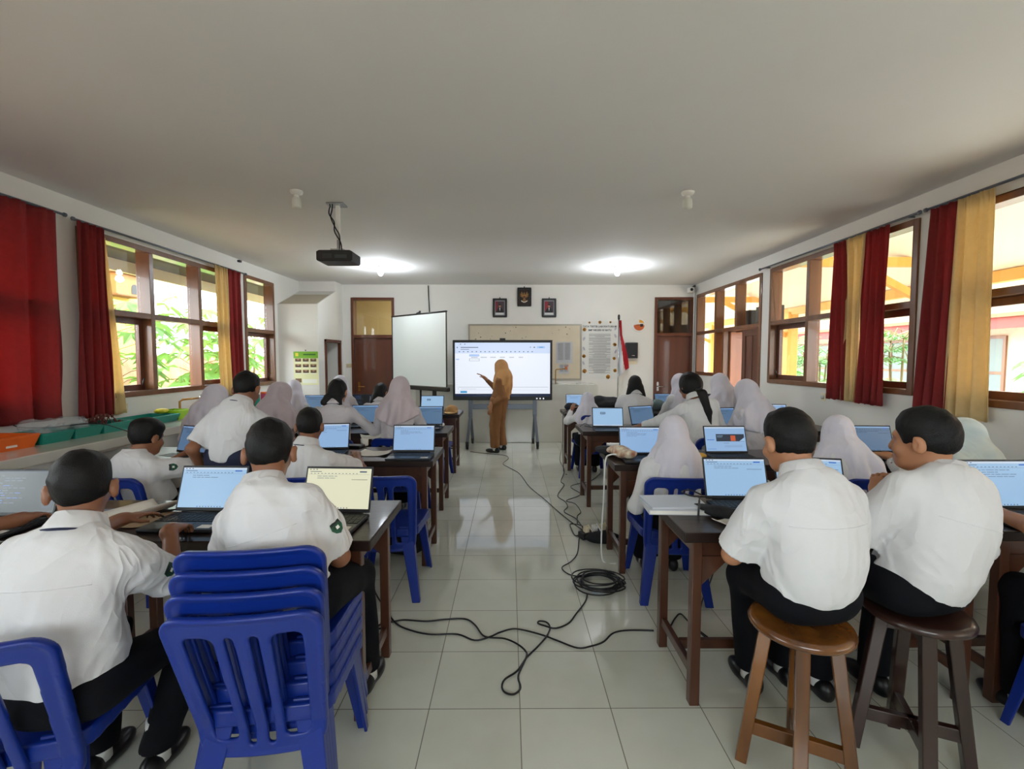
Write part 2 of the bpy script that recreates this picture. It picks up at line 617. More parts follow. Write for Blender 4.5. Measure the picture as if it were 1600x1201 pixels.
# ------------------------------------------------------------------ the room shell
def wall_with_holes(name, axis, pos, thick, a0, a1, z0, z1, holes, material):
    """axis 'X': wall in plane x=pos spanning y a0..a1; axis 'Y': plane y=pos spanning x.  thick is signed (outwards)."""
    us = sorted({a0, a1, *[h[0] for h in holes], *[h[1] for h in holes]})
    zs = sorted({z0, z1, *[h[2] for h in holes], *[h[3] for h in holes]})
    us = [u for u in us if a0 <= u <= a1]
    zs = [z for z in zs if z0 <= z <= z1]

    def solid(i, j):
        if i < 0 or j < 0 or i >= len(us) - 1 or j >= len(zs) - 1:
            return None
        u, z = (us[i] + us[i + 1]) / 2, (zs[j] + zs[j + 1]) / 2
        return not any(h[0] < u < h[1] and h[2] < z < h[3] for h in holes)

    def pt(u, z, d):
        return (pos + d, u, z) if axis == 'X' else (u, pos + d, z)
    mb = MB()
    for i in range(len(us) - 1):
        for j in range(len(zs) - 1):
            if not solid(i, j):
                continue
            u0, u1, w0, w1 = us[i], us[i + 1], zs[j], zs[j + 1]
            mb.add([pt(u0, w0, 0), pt(u1, w0, 0), pt(u1, w1, 0), pt(u0, w1, 0)], [(0, 1, 2, 3)])
            mb.add([pt(u0, w0, thick), pt(u1, w0, thick), pt(u1, w1, thick), pt(u0, w1, thick)], [(3, 2, 1, 0)])
            for di, dj, e in ((-1, 0, ((u0, w0), (u0, w1))), (1, 0, ((u1, w0), (u1, w1))), (0, -1, ((u0, w0), (u1, w0))), (0, 1, ((u0, w1), (u1, w1)))):
                if solid(i + di, j + dj) is not True:
                    (ua, wa), (ub, wb) = e
                    mb.add([pt(ua, wa, 0), pt(ub, wb, 0), pt(ub, wb, thick), pt(ua, wa, thick)], [(0, 1, 2, 3)])
    o = mb.build(name, material)
    bm = bmesh.new()
    bm.from_mesh(o.data)
    bmesh.ops.remove_doubles(bm, verts=bm.verts, dist=1e-5)
    bmesh.ops.recalc_face_normals(bm, faces=bm.faces)
    bm.to_mesh(o.data)
    bm.free()
    return struct(o)


WT = 0.16
W_L = [(1.45, 4.02, 1.15, 2.74), (4.28, 6.75, 1.15, 2.74), (6.93, 7.79, 1.12, 2.79), (-1.5, 1.15, 1.15, 2.74)]
W_R = [(1.15, 3.92, 1.18, 2.74), (4.13, 6.47, 1.21, 2.78), (6.68, 8.99, 0.0, 2.77), (-1.6, 0.85, 1.18, 2.74)]
W_F = [(-3.08, -2.24, 0.0, 2.73), (2.83, 3.6, 0.0, 2.74)]
W_B = [(-1.7, 1.3, 1.5, 2.45)]  # rear opening out of view, added as fill light for the room
wall_with_holes('wall_left', 'X', XL, -WT, YB, YF, 0, ZC, W_L, M['wall'])
wall_with_holes('wall_right', 'X', XR, WT, YB, YF, 0, ZC, W_R, M['wall'])
wall_with_holes('wall_front', 'Y', YF, WT, XL - WT, XR + WT, 0, ZC, W_F, M['wall'])
wall_with_holes('wall_back', 'Y', YB, -WT, XL - WT, XR + WT, 0, ZC, W_B, M['wall'])
fl = MB()
fl.add([(XL - WT, YB - WT, 0), (XR + WT, YB - WT, 0), (XR + WT, YF + 1.6, 0), (XL - WT, YF + 1.6, 0)], [(0, 1, 2, 3)])
struct(fl.build('floor', M['floor']))
cb = MB()
cb.box2((XL - WT, YB - WT, ZC), (XR + WT, YF + WT, ZC + 0.16))
struct(cb.build('ceiling', M['ceil']))
# corner pier with a sloped hood in the far left corner
pm = MB()
x0, x1, y0, y2 = XL, -3.24, 7.92, 8.74
prof = [(y0, 0), (YF, 0), (YF, ZC), (y2, ZC), (y2, 2.80), (y0, 2.47)]
# opening in the right side: build the body as strips around it
pm.box2((x0, y0, 0), (x1, 8.2, 2.40))
pm.box2((x0, 8.2, 1.86), (x1, YF, 2.40))
pm.box2((x0, 8.9, 0), (x1, YF, 1.86))
pm.box2((x0, 8.2, 0), (x1 - 0.45, 8.9, 1.86))
pm.prism([(y0, 2.40), (YF, 2.40), (YF, ZC), (y2, ZC), (y2, 2.80), (y0, 2.47)], x1 - x0, lambda a, b, c: (x0 + c, a, b))
struct(pm.build('pillar_corner', M['wall']))
hm = MB()
hm.add([(x0 + .02, y0 - .004, 2.472), (x1 - .02, y0 - .004, 2.472), (x1 - .02, y2 - .004, 2.797), (x0 + .02, y2 - .004, 2.797)], [(0, 1, 2, 3)])
struct(hm.build('trim_hood', mat('hood_beige', '#bfb4a0', 0.8)))
dm = MB()
for a, b in (((8.17, 0), (8.22, 1.89)), ((8.88, 0), (8.93, 1.89)), ((8.17, 1.84), (8.93, 1.89))):
    dm.box2((x1 - .03, a[0], a[1]), (x1 + .025, b[0], b[1]))
d4 = struct(dm.build('door_4', M['wood_dk'], bevel=.004))
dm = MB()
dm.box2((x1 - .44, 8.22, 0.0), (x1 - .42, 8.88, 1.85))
dm.build('recess_shade_sheet', mat('recess_shade', '#3a2a22', 0.6), d4)  # dark sheet standing in for the shade inside the opening
# baseboard of dark tile along the front wall is hidden; a thin skirting runs along the right wall
sk = MB()
sk.box2((XR - .012, YB, 0), (XR, 6.66, .1))
struct(sk.build('baseboard_right', M['ctile']))


# ---- windows: a wooden frame with posts, transom, sashes and panes
def window(name, X, side, y0, y1, z0, z1, posts, zt, sash_cols, fd=0.13, open_bottom=None):
    """side -1 left wall, +1 right wall"""
    root = thing(name, '', 'window')
    del root['label'], root['category']
    struct(root)
    fw = 0.055
    xi, xo = X - side * 0.018, X + side * fd
    xl, xh = min(xi, xo), max(xi, xo)
    m = MB()
    m.box2((xl, y0, z0), (xh, y0 + fw, z1))
    m.box2((xl, y1 - fw, z0), (xh, y1, z1))
    m.box2((xl, y0 + fw, z1 - fw), (xh, y1 - fw, z1))
    m.box2((xl, y0 + fw, z0), (xh, y1 - fw, z0 + fw))
    m.build('frame', M['wood'], root, bevel=.004)
    edges = [y0] + list(posts) + [y1]
    for p in posts:
        m = MB()
        m.box2((xl, p - .03, z0 + fw), (xh, p + .03, z1 - fw))
        m.build('post', M['wood'], root, bevel=.004)
    m = MB()
    for k in range(len(edges) - 1):
        a = edges[k] + (fw if k == 0 else .03)
        b = edges[k + 1] - (fw if k == len(edges) - 2 else .03)
        m.box2((xl + .001, a, zt - .03), (xh - .001, b, zt + .03))
    m.build('transom', M['wood'], root, bevel=.004)
    xg = X + side * (fd - .03)
    for k in range(len(edges) - 1):
        a = edges[k] + (fw if k == 0 else .03)
        b = edges[k + 1] - (fw if k == len(edges) - 2 else .03)
        m = MB()
        m.box2((xg - .002, a, zt + .03), (xg + .002, b, z1 - fw))
        m.build('pane', M['glass'], root)
        zb = z0 + fw
        if k in sash_cols:
            s = MB()
            t = .06
            zt2 = zt - .032
            for lo, hi in (((a, zb), (a + t, zt2)), ((b - t, zb), (b, zt2)), ((a + t, zb), (b - t, zb + t)), ((a + t, zt2 - t), (b - t, zt2))):
                s.box2((xg - .022, lo[0], lo[1]), (xg + .022, hi[0], hi[1]))
            so = s.build('sash', M['wood_dk'], root, bevel=.003)
            hk = MB()
            xx = xg - side * .03
            hk.tube([(xx, b - .05, zb + .02), (xx - side * .05, b - .10, zb + .10), (xx - side * .02, b - .04, zb + .13)], .006, 6)
            hk.build('stay', M['black'], so)
            a, b, zb, ze = a + t, b - t, zb + t, zt2 - t
        else:
            ze = zt - .03
        m = MB()
        m.box2((xg - .002, a, zb), (xg + .002, b, ze))
        m.build('pane', M['glass'], root)
    return root


window('window_1', XL, -1, *W_L[0], [2.3, 3.15], 2.0, {0, 2})
window('window_2', XL, -1, *W_L[1], [5.14, 5.93], 2.0, {0, 2})
window('window_3', XL, -1, *W_L[2], [], 1.98, {0})
window('window_fill_left', XL, -1, *W_L[3], [-.6, .3], 2.0, {0, 2})  # unseen window beside the camera, added for more daylight
window('window_4', XR, 1, *W_R[0], [2.1, 3.0], 2.03, {0, 2})
window('window_5', XR, 1, *W_R[1], [4.93, 5.64], 2.03, {0, 2})
window('window_fill_right', XR, 1, *W_R[3], [-.7, .1], 2.03, {0, 2})  # added out of view to let light in from the right

# ---- window_6: glazed screen with the courtyard door
w6 = thing('window_6', '', 'window')
del w6['label'], w6['category']
struct(w6)
m = MB()
xa, xb = XR - .018, XR + .13
for lo, hi in (((6.68, 0), (6.735, 2.77)), ((8.93, 1.24), (8.99, 2.77)), ((6.735, 2.715), (8.93, 2.77)), ((6.735, 2.0), (8.93, 2.06)), ((8.185, 1.24), (8.93, 1.30)),
               ((7.815, 0), (7.87, 2.0)), ((8.13, 0), (8.185, 2.0))):
    m.box2((xa, *lo), (xb, *hi))
m.build('frame', M['wood'], w6, bevel=.004)
for p in (7.42, 8.16):
    m = MB()
    m.box2((xa, p - .035, 2.06), (xb, p + .035, 2.715))
    m.build('post', M['wood'], w6, bevel=.004)
for a, b in ((6.735, 7.385), (7.455, 8.125), (8.195, 8.93)):
    m = MB()
    m.box2((XR + .098, a, 2.06), (XR + .102, b, 2.715))
    m.build('pane', M['glass'], w6)
m = MB(); m.box2((XR + .098, 8.185, 1.30), (XR + .102, 8.93, 2.0)); m.build('pane', M['glass'], w6)
m = MB(); m.box2((XR + .098, 7.87, 0.02), (XR + .102, 8.13, 2.0)); m.build('pane', M['glass'], w6)
m = MB(); m.box2((XR, 8.185, 0), (XR + WT, 8.99, 1.24)); struct(m.build('wall_right_sill', M['wall']))


def door_leaf(mb, a, b, z0, z1, fn, t=.04, mid=True):
    """panelled leaf in (a..b, z0..z1); fn(u, z, d) -> point"""
    st = .10
    def bx(u0, u1, w0, w1, d0, d1):
        mb.add([fn(u0, w0, d0), fn(u1, w0, d0), fn(u1, w1, d0), fn(u0, w1, d0), fn(u0, w0, d1), fn(u1, w0, d1), fn(u1, w1, d1), fn(u0, w1, d1)],
               [(0, 1, 2, 3), (7, 6, 5, 4), (0, 4, 5, 1), (1, 5, 6, 2), (2, 6, 7, 3), (3, 7, 4, 0)])
    bx(a, a + st, z0, z1, 0, t)
    bx(b - st, b, z0, z1, 0, t)
    bx(a + st, b - st, z0, z0 + .18, 0, t)
    bx(a + st, b - st, z1 - st, z1, 0, t)
    bx(a + st, b - st, z0 + .18, z1 - st, .012, t - .012)
    if mid:
        c = (a + b) / 2
        bx(c - .04, c + .04, z0 + .18, z1 - st, 0, t)


def handle(parent, p, d, out, material):
    """lever handle: plate and lever. p centre, d lever direction, out normal"""
    p, d, out = Vector(p), Vector(d), Vector(out)
    h = MB()
    h.bar(p + Vector((0, 0, -.09)) + out * .004, p + Vector((0, 0, .09)) + out * .004, .04, .008, up=out)
    h.tube([p + out * .005, p + out * .05, p + out * .055 + d * .02, p + out * .055 + d * .12], .009, 8)
    return h.build('handle', material, parent)


# closed leaf of the courtyard door and the leaf standing open behind the glass
m = MB()
door_leaf(m, 6.74, 7.27, 0.01, 1.99, lambda u, z, d: (XR + .02 + d, u, z))
d3 = struct(m.build('door_3', M['wood_dk'], bevel=.003))
handle(d3, (XR + .02, 7.2, 1.0), (0, -1, 0), (-1, 0, 0), M['steel'])
m = MB()
door_leaf(m, 0, .56, 0.01, 1.99, lambda u, z, d: (XR + .08 + u * .98, 7.80 - u * .12 - d, z))
struct(m.build('door_5', mat('sunlit_door', '#b5714a', 0.3, var=0.2, vscale=8, stretch=(1, 1, .1), coat=0.3), bevel=.003))  # paler wood colour carries the sunlight on the open leaf


# ---- doors of the front wall, each with a fixed light above
def front_door(name, x0, x1, ztop, zt, handle_x, hd, glass, hmat):
    m = MB()
    ya, yb = YF - .02, YF + WT
    f = .05
    m.box2((x0, ya, 0), (x0 + f, yb, ztop))
    m.box2((x1 - f, ya, 0), (x1, yb, ztop))
    m.box2((x0 + f, ya, ztop - f), (x1 - f, yb, ztop))
    m.box2((x0 + f, ya, zt - .03), (x1 - f, yb, zt + .03))
    d = struct(m.build(name, M['wood_dk'], bevel=.004))
    m = MB()
    m.box2((x0 + f, YF + .05, .008), (x1 - f, YF + .09, zt - .03))
    lf = m.build('leaf', M['wood_dk'], d, bevel=.003)
    handle(lf, (handle_x, YF + .05, 1.0), (hd, 0, 0), (0, -1, 0), hmat)
    m = MB()
    m.box2((x0 + f, YF + .068, zt + .03), (x1 - f, YF + .072, ztop - f))
    m.build('pane', glass, d)
    return d


front_door('door_1', -3.08, -2.24, 2.73, 1.98, -2.96, 1, M['glass'], M['brass'])
front_door('door_2', 2.83, 3.60, 2.74, 2.02, 2.93, 1, M['glass_dark'], M['steel'])
# the rooms beyond the two doors
m = MB()
for x0_, x1_, c in ((-3.6, -1.7, 0), (2.2, 3.70, 1)):
    y0_, y1_ = YF + WT, YF + 1.6
    m.add([(x0_, y1_, 0), (x1_, y1_, 0), (x1_, y1_, 3), (x0_, y1_, 3)], [(0, 1, 2, 3)], c)
    m.add([(x0_, y0_, 0), (x0_, y1_, 0), (x0_, y1_, 3), (x0_, y0_, 3)], [(0, 1, 2, 3)], c)
    m.add([(x1_, y0_, 0), (x1_, y1_, 0), (x1_, y1_, 3), (x1_, y0_, 3)], [(0, 1, 2, 3)], c)
    m.add([(x0_, y0_, 3), (x1_, y0_, 3), (x1_, y1_, 3), (x0_, y1_, 3)], [(0, 1, 2, 3)], c)
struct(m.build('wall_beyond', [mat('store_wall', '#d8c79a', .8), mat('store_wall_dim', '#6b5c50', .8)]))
bl = bpy.data.lights.new('beyond_point_light', 'POINT'); bl.energy = 9; bl.shadow_soft_size = .1; bl.color = (1, .92, .75)  # warm point light without a fixture, beyond the left door
blo = bpy.data.objects.new('beyond_point_light', bl); blo.location = (-2.2, YF + .9, 2.3); COL.objects.link(blo)

# ---- raised white bench along the front wall and the low bench along the left wall
m = MB()
m.box2((-1.72, 8.50, 0), (1.62, YF, 1.075))
fb = struct(m.build('trim_front_bench', M['ctile'], bevel=.008))
m = MB()
m.box2((XL, YB + .5, .80), (-3.28, 7.9, .88))
lb = m.build('trim_left_bench', M['ctile'], bevel=.008)
struct(lb)
m = MB()
m.box2((XL, YB + .5, 0), (-3.34, 7.88, .80))
m.build('bench_front', M['wall'], lb)

# ------------------------------------------------------------------ outside, left: eave, yard, wall, plants
m = MB()
m.box2((-4.80, -3, 2.76), (XL - WT, 12, 2.80), 0)
m.box2((-4.86, -3, 2.62), (-4.80, 12, 2.86), 1)
struct(m.build('roof_eave', [mat('eave_soffit', '#4b4542', .8), M['cream']]))
m = MB(); m.box2((-16, -8, -.25), (XL - WT, 24, -.05)); struct(m.build('ground_yard', M['ground']))
m = MB(); m.box2((XR + WT, -8, -.25), (26, 30, -.03)); struct(m.build('ground_courtyard', mat('courtyard_paving', '#c4bdb2', .8, var=.12, vscale=2)))
m = MB(); m.box2((-7.2, -4, -.05), (-7.0, 20, 1.62)); struct(m.build('wall_yard', M['brickred']))
m = MB(); m.box2((-7.9, 6.2, -.05), (-7.4, 9.4, 4.6)); struct(m.build('wall_neighbour', mat('neighbour_wall', '#e0bb60', .8, var=.1, vscale=2)))
bh = thing('birdhouse', 'pale wooden birdhouse with an arched hole hung on the wall beyond the left window', 'birdhouse', (-7.279, 8.85, 2.74))
m = MB(); m.box2((-.12, -.28, -.0), (.12, .28, .38)); m.build('body', mat('birdhouse_wood', '#9c6a3c', .7, var=.15, vscale=6), bh, bevel=.004)
m = MB(); m.box2((-.12, -.33, .38), (.18, .33, .41)); m.build('roof_board', mat('birdhouse_roof', '#6e4826', .7), bh, bevel=.004)
m = MB(); m.box2((-.12, -.31, -.03), (.17, .31, 0)); m.build('floor_board', mat('birdhouse_roof', '#6e4826', .7), bh, bevel=.004)
m = MB()
m.prism([(.14 + .08 * math.cos(a), .13 + .09 * math.sin(a)) for a in [math.pi * k / 10 for k in range(11)]] + [(.06, .03), (.22, .03)], .012, lambda a, b, c: (.121 + c * .3, a, b))
m.build('doorway', M['black'], bh)
bh.location = (-7.279, 8.85, 2.74)


def palmate_plant(name, label, base, h, nl, r, seed, group, lm):
    rng = random.Random(seed)
    root = thing(name, label, 'plant', base, 0, group)
    st = MB()
    top = Vector((rng.uniform(-.15, .15), rng.uniform(-.15, .15), h))
    st.tube([(0, 0, 0), (top.x * .3, top.y * .2, h * .5), tuple(top)], [.03, .024, .014], 7)
    lf = MB()
    for i in range(nl):
        z = h * (.35 + .68 * (i + 1) / nl)
        a = i * 2.4 + rng.uniform(-.3, .3)
        L = r * rng.uniform(.7, 1.1)
        b0 = Vector((top.x * z / h, top.y * z / h, min(z, h)))
        e = b0 + Vector((math.cos(a) * L, math.sin(a) * L, L * rng.uniform(.1, .5)))
        st.tube([b0, (b0 + e) / 2 + Vector((0, 0, .04)), e], .006, 5)
        s = r * rng.uniform(.45, .65)
        nrm = Vector((math.cos(a) * .5, math.sin(a) * .5, 1)).normalized()
        ax = Vector((math.cos(a), math.sin(a), 0)); ax = (ax - nrm * ax.dot(nrm)).normalized(); ay = nrm.cross(ax)
        for k in range(7):
            t = (k - 3) * .62
            d = ax * math.cos(t) + ay * math.sin(t)
            q = ax * -math.sin(t) + ay * math.cos(t)
            ll = s * (1.0 if abs(k - 3) < 2 else .75)
            lf.add([e, e + d * ll * .5 + q * ll * .17 - nrm * .01, e + d * ll - nrm * ll * .25, e + d * ll * .5 - q * ll * .17 - nrm * .01], [(0, 1, 2), (0, 2, 3)])
    st.build('stem', M['stem'], root)
    lf.build('foliage', lm, root)
    return root


LP = [(-5.6, 6.6, 2.3, 30, .62, 'tall palmate-leaved shrub in the yard behind the middle pane of the left window'),
      (-5.95, 8.6, 2.5, 30, .58, 'leafy shrub by the yard wall seen at the right of the left window'),
      (-5.7, 9.3, 2.2, 30, .6, 'bright green shrub outside the narrow window at the far left corner'),
      (-5.4, 5.3, 1.25, 22, .42, 'low leafy shrub under the large left window sill'),
      (-6.0, 10.9, 2.4, 30, .6, 'shrub at the far end of the yard, behind the narrow window')]
for i, (x, y, h, nl, r, lab) in enumerate(LP):
    palmate_plant('garden_shrub', lab, (x, y, -.05), h, nl, r, i + 1, 'shrubs in the yard', M['leaf'])

# ------------------------------------------------------------------ outside, right: veranda, courtyard and the building across
m = MB()
m.prism([(XR + WT, 3.35), (6.75, 2.42), (6.75, 2.50), (XR + WT, 3.45)], 20, lambda a, b, c: (a, -4 + c, b))
struct(m.build('roof_veranda', mat('veranda_soffit', '#f0e6d2', .8)))
m = MB(); m.box2((XR + WT, -4, -.03), (6.6, 16, 0.0)); struct(m.build('floor_veranda', mat('veranda_floor', '#b9ab98', .4)))
for i, y in enumerate((2.3, 6.2, 10.1, 13.9)):
    c = thing('veranda_column', ['ochre column of the veranda outside the nearest right window', 'ochre column of the veranda behind the curtains of the middle right window',
                                 'ochre column seen in the left pane of the middle right window', 'ochre column seen through the glazed door screen'][i], 'column', (6.1, y, 0), 0, 'veranda columns')
    m = MB(); m.box2((-.11, -.11, 0), (.11, .11, 2.55)); m.build('shaft', M['ochre'], c, bevel=.01)
    m = MB(); m.bar((XR + WT - 6.1, 0, 2.82), (0, 0, 2.82), .08, .12); m.build('tie_beam', M['ochre'], c)
    m = MB(); m.bar((-1.5, 0, 2.79), (0, 0, 2.0), .07, .09); m.build('brace', M['ochre'], c)
m = MB(); m.bar((6.1, -4, 2.56), (6.1, 16, 2.56), .12, .14); struct(m.build('trim_veranda_beam', M['ochre']))
bd = thing('school_building', 'low school building across the courtyard with tiled roof and brown windows', 'building', (14.0, 0, 0))
m = MB(); m.box2((0, -4, 0), (.3, 26, 2.5)); m.build('wall', mat('far_wall', '#d9c7b5', .8, var=.1), bd)
m = MB(); m.box2((-1.5, -4, 2.32), (-1.4, 26, 2.62)); m.build('fascia', mat('red_fascia', '#8e3a34', .6), bd)
m = MB(); m.prism([(-1.6, 2.6), (3.5, 4.6), (3.5, 4.7), (-1.6, 2.7)], 30, lambda a, b, c: (a, -4 + c, b)); m.build('roof', M['roof'], bd)
for y in range(-2, 26, 3):
    m = MB()
    for lo, hi in (((0, 0.3), (.08, 2.2)), ((1.9, .3), (1.98, 2.2)), ((.9, .3), (.98, 2.2)), ((.08, 2.12), (1.9, 2.2)), ((.08, 1.1), (1.9, 1.18)), ((.08, .3), (1.9, .38))):
        m.box2((-.06, y + lo[0], lo[1]), (-.003, y + hi[0], hi[1]))
    wo = m.build('window_frame', M['wood'], bd)
    m = MB(); m.box2((-.03, y + .08, .38), (-.02, y + 1.9, 2.12)); m.build('pane', mat('far_pane', '#6d7a78', .1), wo)


def palm(name, label, base, h, nf, L, seed, group):
    rng = random.Random(seed)
    root = thing(name, label, 'plant', base, 0, group)
    st = MB(); lf = MB()
    for t in range(3):
        a = t * 2.1
        top = Vector((math.cos(a) * .18, math.sin(a) * .18, h * rng.uniform(.6, 1)))
        st.tube([(math.cos(a) * .06, math.sin(a) * .06, 0), tuple(top)], [.026, .016], 7)
        for i in range(nf):
            b = i * 2.399 + t
            d = Vector((math.cos(b), math.sin(b), 0))
            ll = L * rng.uniform(.7, 1.1)
            pts = [top + d * ll * s + Vector((0, 0, ll * (.9 * s - 1.1 * s * s))) for s in (0, .25, .5, .75, 1)]
            st.tube(pts, .006, 4)
            q = Vector((-d.y, d.x, 0))
            for s in range(1, 13):
                u = s / 13
                k = min(int(u * 4), 3); f_ = u * 4 - k
                p = pts[k].lerp(pts[k + 1], f_)
                wl = ll * .38 * math.sin(math.pi * (.12 + .8 * u))
                for sg in (-1, 1):
                    tip = p + q * sg * wl + d * wl * .5 - Vector((0, 0, wl * .35))
                    lf.add([p, (p + tip) / 2 + d * .022, tip, (p + tip) / 2 - d * .022], [(0, 1, 2, 3)])
    st.build('stem', M['stem'], root)
    lf.build('foliage', M['leaf2'], root)


for i, (x, y, h, L, lab) in enumerate([
        (7.3, 10.9, 2.2, 1.1, 'feathery palm outside the middle pane of the right window'), (7.7, 9.9, 1.3, .8, 'palm with arching fronds behind the red and yellow curtain'),
        (7.4, 8.75, 2.1, 1.0, 'palm seen in the right pane of the middle right window'), (7.5, 12.7, 1.5, .9, 'low bushy palm at the bottom of the left pane of the right window'),
        (8.0, 7.3, .9, .8, 'low palm by the sill of the nearest right window'), (8.9, 11.9, 1.3, .8, 'small palm deeper in the courtyard behind the column')]):
    palm('courtyard_palm', lab, (x, y, -.03), h, 9, L, i + 11, 'palms in the courtyard')
for i, (x, y, h, nl, r) in enumerate([(9.4, 7.6, 1.7, 14, .6), (9.6, 14.5, 1.9, 14, .7)]):
    palmate_plant('courtyard_shrub', ['broad-leaved shrub among the courtyard palms', 'broad-leaved shrub far down the courtyard'][i], (x, y, -.03), h, nl, r, 30 + i, 'courtyard shrubs', M['leaf2'])

# ------------------------------------------------------------------ implicit-surface modelling (smooth continuous bodies and moulded shells)
class Field:
    def __init__(self, lo, hi, h):
        self.h = h
        self.lo = np.array(lo, np.float32)
        self.n = np.ceil((np.array(hi) - np.array(lo)) / h).astype(int) + 1
        self.D = np.full(self.n, 0.3, np.float32)
        self.ax = [self.lo[i] + h * np.arange(self.n[i], dtype=np.float32) for i in range(3)]

    def block(self, lo, hi):
        a = np.clip(np.floor((np.array(lo) - self.lo) / self.h).astype(int), 0, self.n)
        b = np.clip(np.ceil((np.array(hi) - self.lo) / self.h).astype(int) + 1, 0, self.n)
        if np.any(b <= a):
            return None
        sl = tuple(slice(a[i], b[i]) for i in range(3))
        X = self.ax[0][sl[0]][:, None, None]
        Y = self.ax[1][sl[1]][None, :, None]
        Z = self.ax[2][sl[2]][None, None, :]
        return sl, X, Y, Z

    def join(self, sl, d, k, sub=False):
        a = self.D[sl]
        if sub:
            d = -d
            if k <= 0:
                self.D[sl] = np.maximum(a, d)
                return
            h = np.clip(.5 - .5 * (d - a) / -k, 0, 1) if False else np.clip(.5 + .5 * (d - a) / k, 0, 1)
            self.D[sl] = a * (1 - h) + d * h + k * h * (1 - h)
            return
        if k <= 0:
            self.D[sl] = np.minimum(a, d)
            return
        h = np.clip(.5 + .5 * (d - a) / k, 0, 1)
        self.D[sl] = d * (1 - h) + a * h - k * h * (1 - h)

    def cap(self, a, b, ra, rb=None, k=0.02, sub=False):
        rb = ra if rb is None else rb
        a, b = np.array(a, np.float32), np.array(b, np.float32)
        m = max(ra, rb) + k + 3 * self.h
        bl = self.block(np.minimum(a, b) - m, np.maximum(a, b) + m)
        if bl is None:
            return self
        sl, X, Y, Z = bl
        d = b - a
        L2 = float(d @ d) + 1e-9
        px, py, pz = X - a[0], Y - a[1], Z - a[2]
        t = np.clip((px * d[0] + py * d[1] + pz * d[2]) / L2, 0, 1)
        q = np.sqrt((px - t * d[0]) ** 2 + (py - t * d[1]) ** 2 + (pz - t * d[2]) ** 2) - (ra + (rb - ra) * t)
        self.join(sl, q, k, sub)
        return self

    def ell(self, c, r, R=None, k=0.02, sub=False):
        c = np.array(c, np.float32)
        r = np.array(r, np.float32)
        if R is None:
            ext = r
        else:
            R = np.array(R, np.float32)          # columns are the axes
            ext = np.sqrt(((R * r[None, :]) ** 2).sum(1))
        m = ext + k + 3 * self.h
        bl = self.block(c - m, c + m)
        if bl is None:
            return self
        sl, X, Y, Z = bl
        x, y, z = X - c[0], Y - c[1], Z - c[2]
        if R is not None:
            x, y, z = (x * R[0, 0] + y * R[1, 0] + z * R[2, 0]), (x * R[0, 1] + y * R[1, 1] + z * R[2, 1]), (x * R[0, 2] + y * R[1, 2] + z * R[2, 2])
        k0 = np.sqrt((x / r[0]) ** 2 + (y / r[1]) ** 2 + (z / r[2]) ** 2)
        k1 = np.sqrt((x / r[0] ** 2) ** 2 + (y / r[1] ** 2) ** 2 + (z / r[2] ** 2) ** 2) + 1e-9
        self.join(sl, k0 * (k0 - 1) / k1, k, sub)
        return self

    def plane(self, p, n, k=0.0):
        """cut away everything on the +n side of the plane through p"""
        n = np.array(n, np.float32)
        n = n / np.linalg.norm(n)
        d = (self.ax[0] - p[0])[:, None, None] * n[0] + (self.ax[1] - p[1])[None, :, None] * n[1] + (self.ax[2] - p[2])[None, None, :] * n[2]
        if k > 0:
            h = np.clip(.5 + .5 * (d - self.D) / k, 0, 1)
            self.D = (self.D * (1 - h) + d * h + k * h * (1 - h)).astype(np.float32)
        else:
            self.D = np.maximum(self.D, d)
        return self

    def wrinkle(self, amp, freq, seed, axis=(1, 1, 1), ridge=False):
        rng = np.random.RandomState(seed)
        X = self.ax[0][:, None, None] * axis[0]
        Y = self.ax[1][None, :, None] * axis[1]
        Z = self.ax[2][None, None, :] * axis[2]
        tot = 0
        for i in range(4):
            d = rng.normal(size=3); d /= np.linalg.norm(d)
            e = rng.normal(size=3); e /= np.linalg.norm(e)
            f = freq * (0.7 + 0.5 * i)
            w_ = np.sin((e[0] * X + e[1] * Y + e[2] * Z) * f * .55 + rng.rand() * 6.3)
            q = np.sin((d[0] * X + d[1] * Y + d[2] * Z) * f + rng.rand() * 6.3 + 1.7 * w_)
            if ridge:
                q = 2 * np.sqrt(np.abs(q) + .02) - 1.4
            tot = tot + q / (1 + .5 * i)
        self.D = (self.D + amp * tot).astype(np.float32)
        return self

    def mesh(self):
        D = self.D.copy()
        for ax_ in range(3):           # close the surface at the borders
            s = [slice(None)] * 3
            for e in (0, -1):
                s[ax_] = e
                D[tuple(s)] = np.maximum(D[tuple(s)], 1e-4)
        S = D < 0
        nx, ny, nz = D.shape
        cnt = np.zeros((nx - 1, ny - 1, nz - 1), np.int8)
        for i in (0, 1):
            for j in (0, 1):
                for k in (0, 1):
                    cnt += S[i:nx - 1 + i, j:ny - 1 + j, k:nz - 1 + k]
        act = (cnt > 0) & (cnt < 8)
        idx = -np.ones(act.shape, np.int64)
        A = np.argwhere(act)
        idx[act] = np.arange(len(A))
        acc = np.zeros((len(A), 3)); num = np.zeros(len(A))
        corners = [(i, j, k) for i in (0, 1) for j in (0, 1) for k in (0, 1)]
        val = {c: D[A[:, 0] + c[0], A[:, 1] + c[1], A[:, 2] + c[2]].astype(np.float64) for c in corners}
        for c in corners:
            for a_ in range(3):
                if c[a_] == 0:
                    c2 = list(c); c2[a_] = 1; c2 = tuple(c2)
                    v0, v1 = val[c], val[c2]
                    cr = (v0 < 0) != (v1 < 0)
                    t = np.where(cr, v0 / np.where(cr, v0 - v1, 1), 0)
                    p = np.zeros((len(A), 3)) + np.array(c)
                    p[:, a_] += t
                    acc += p * cr[:, None]
                    num += cr
        V = (A + acc / num[:, None]) * self.h + self.lo
        Q = []
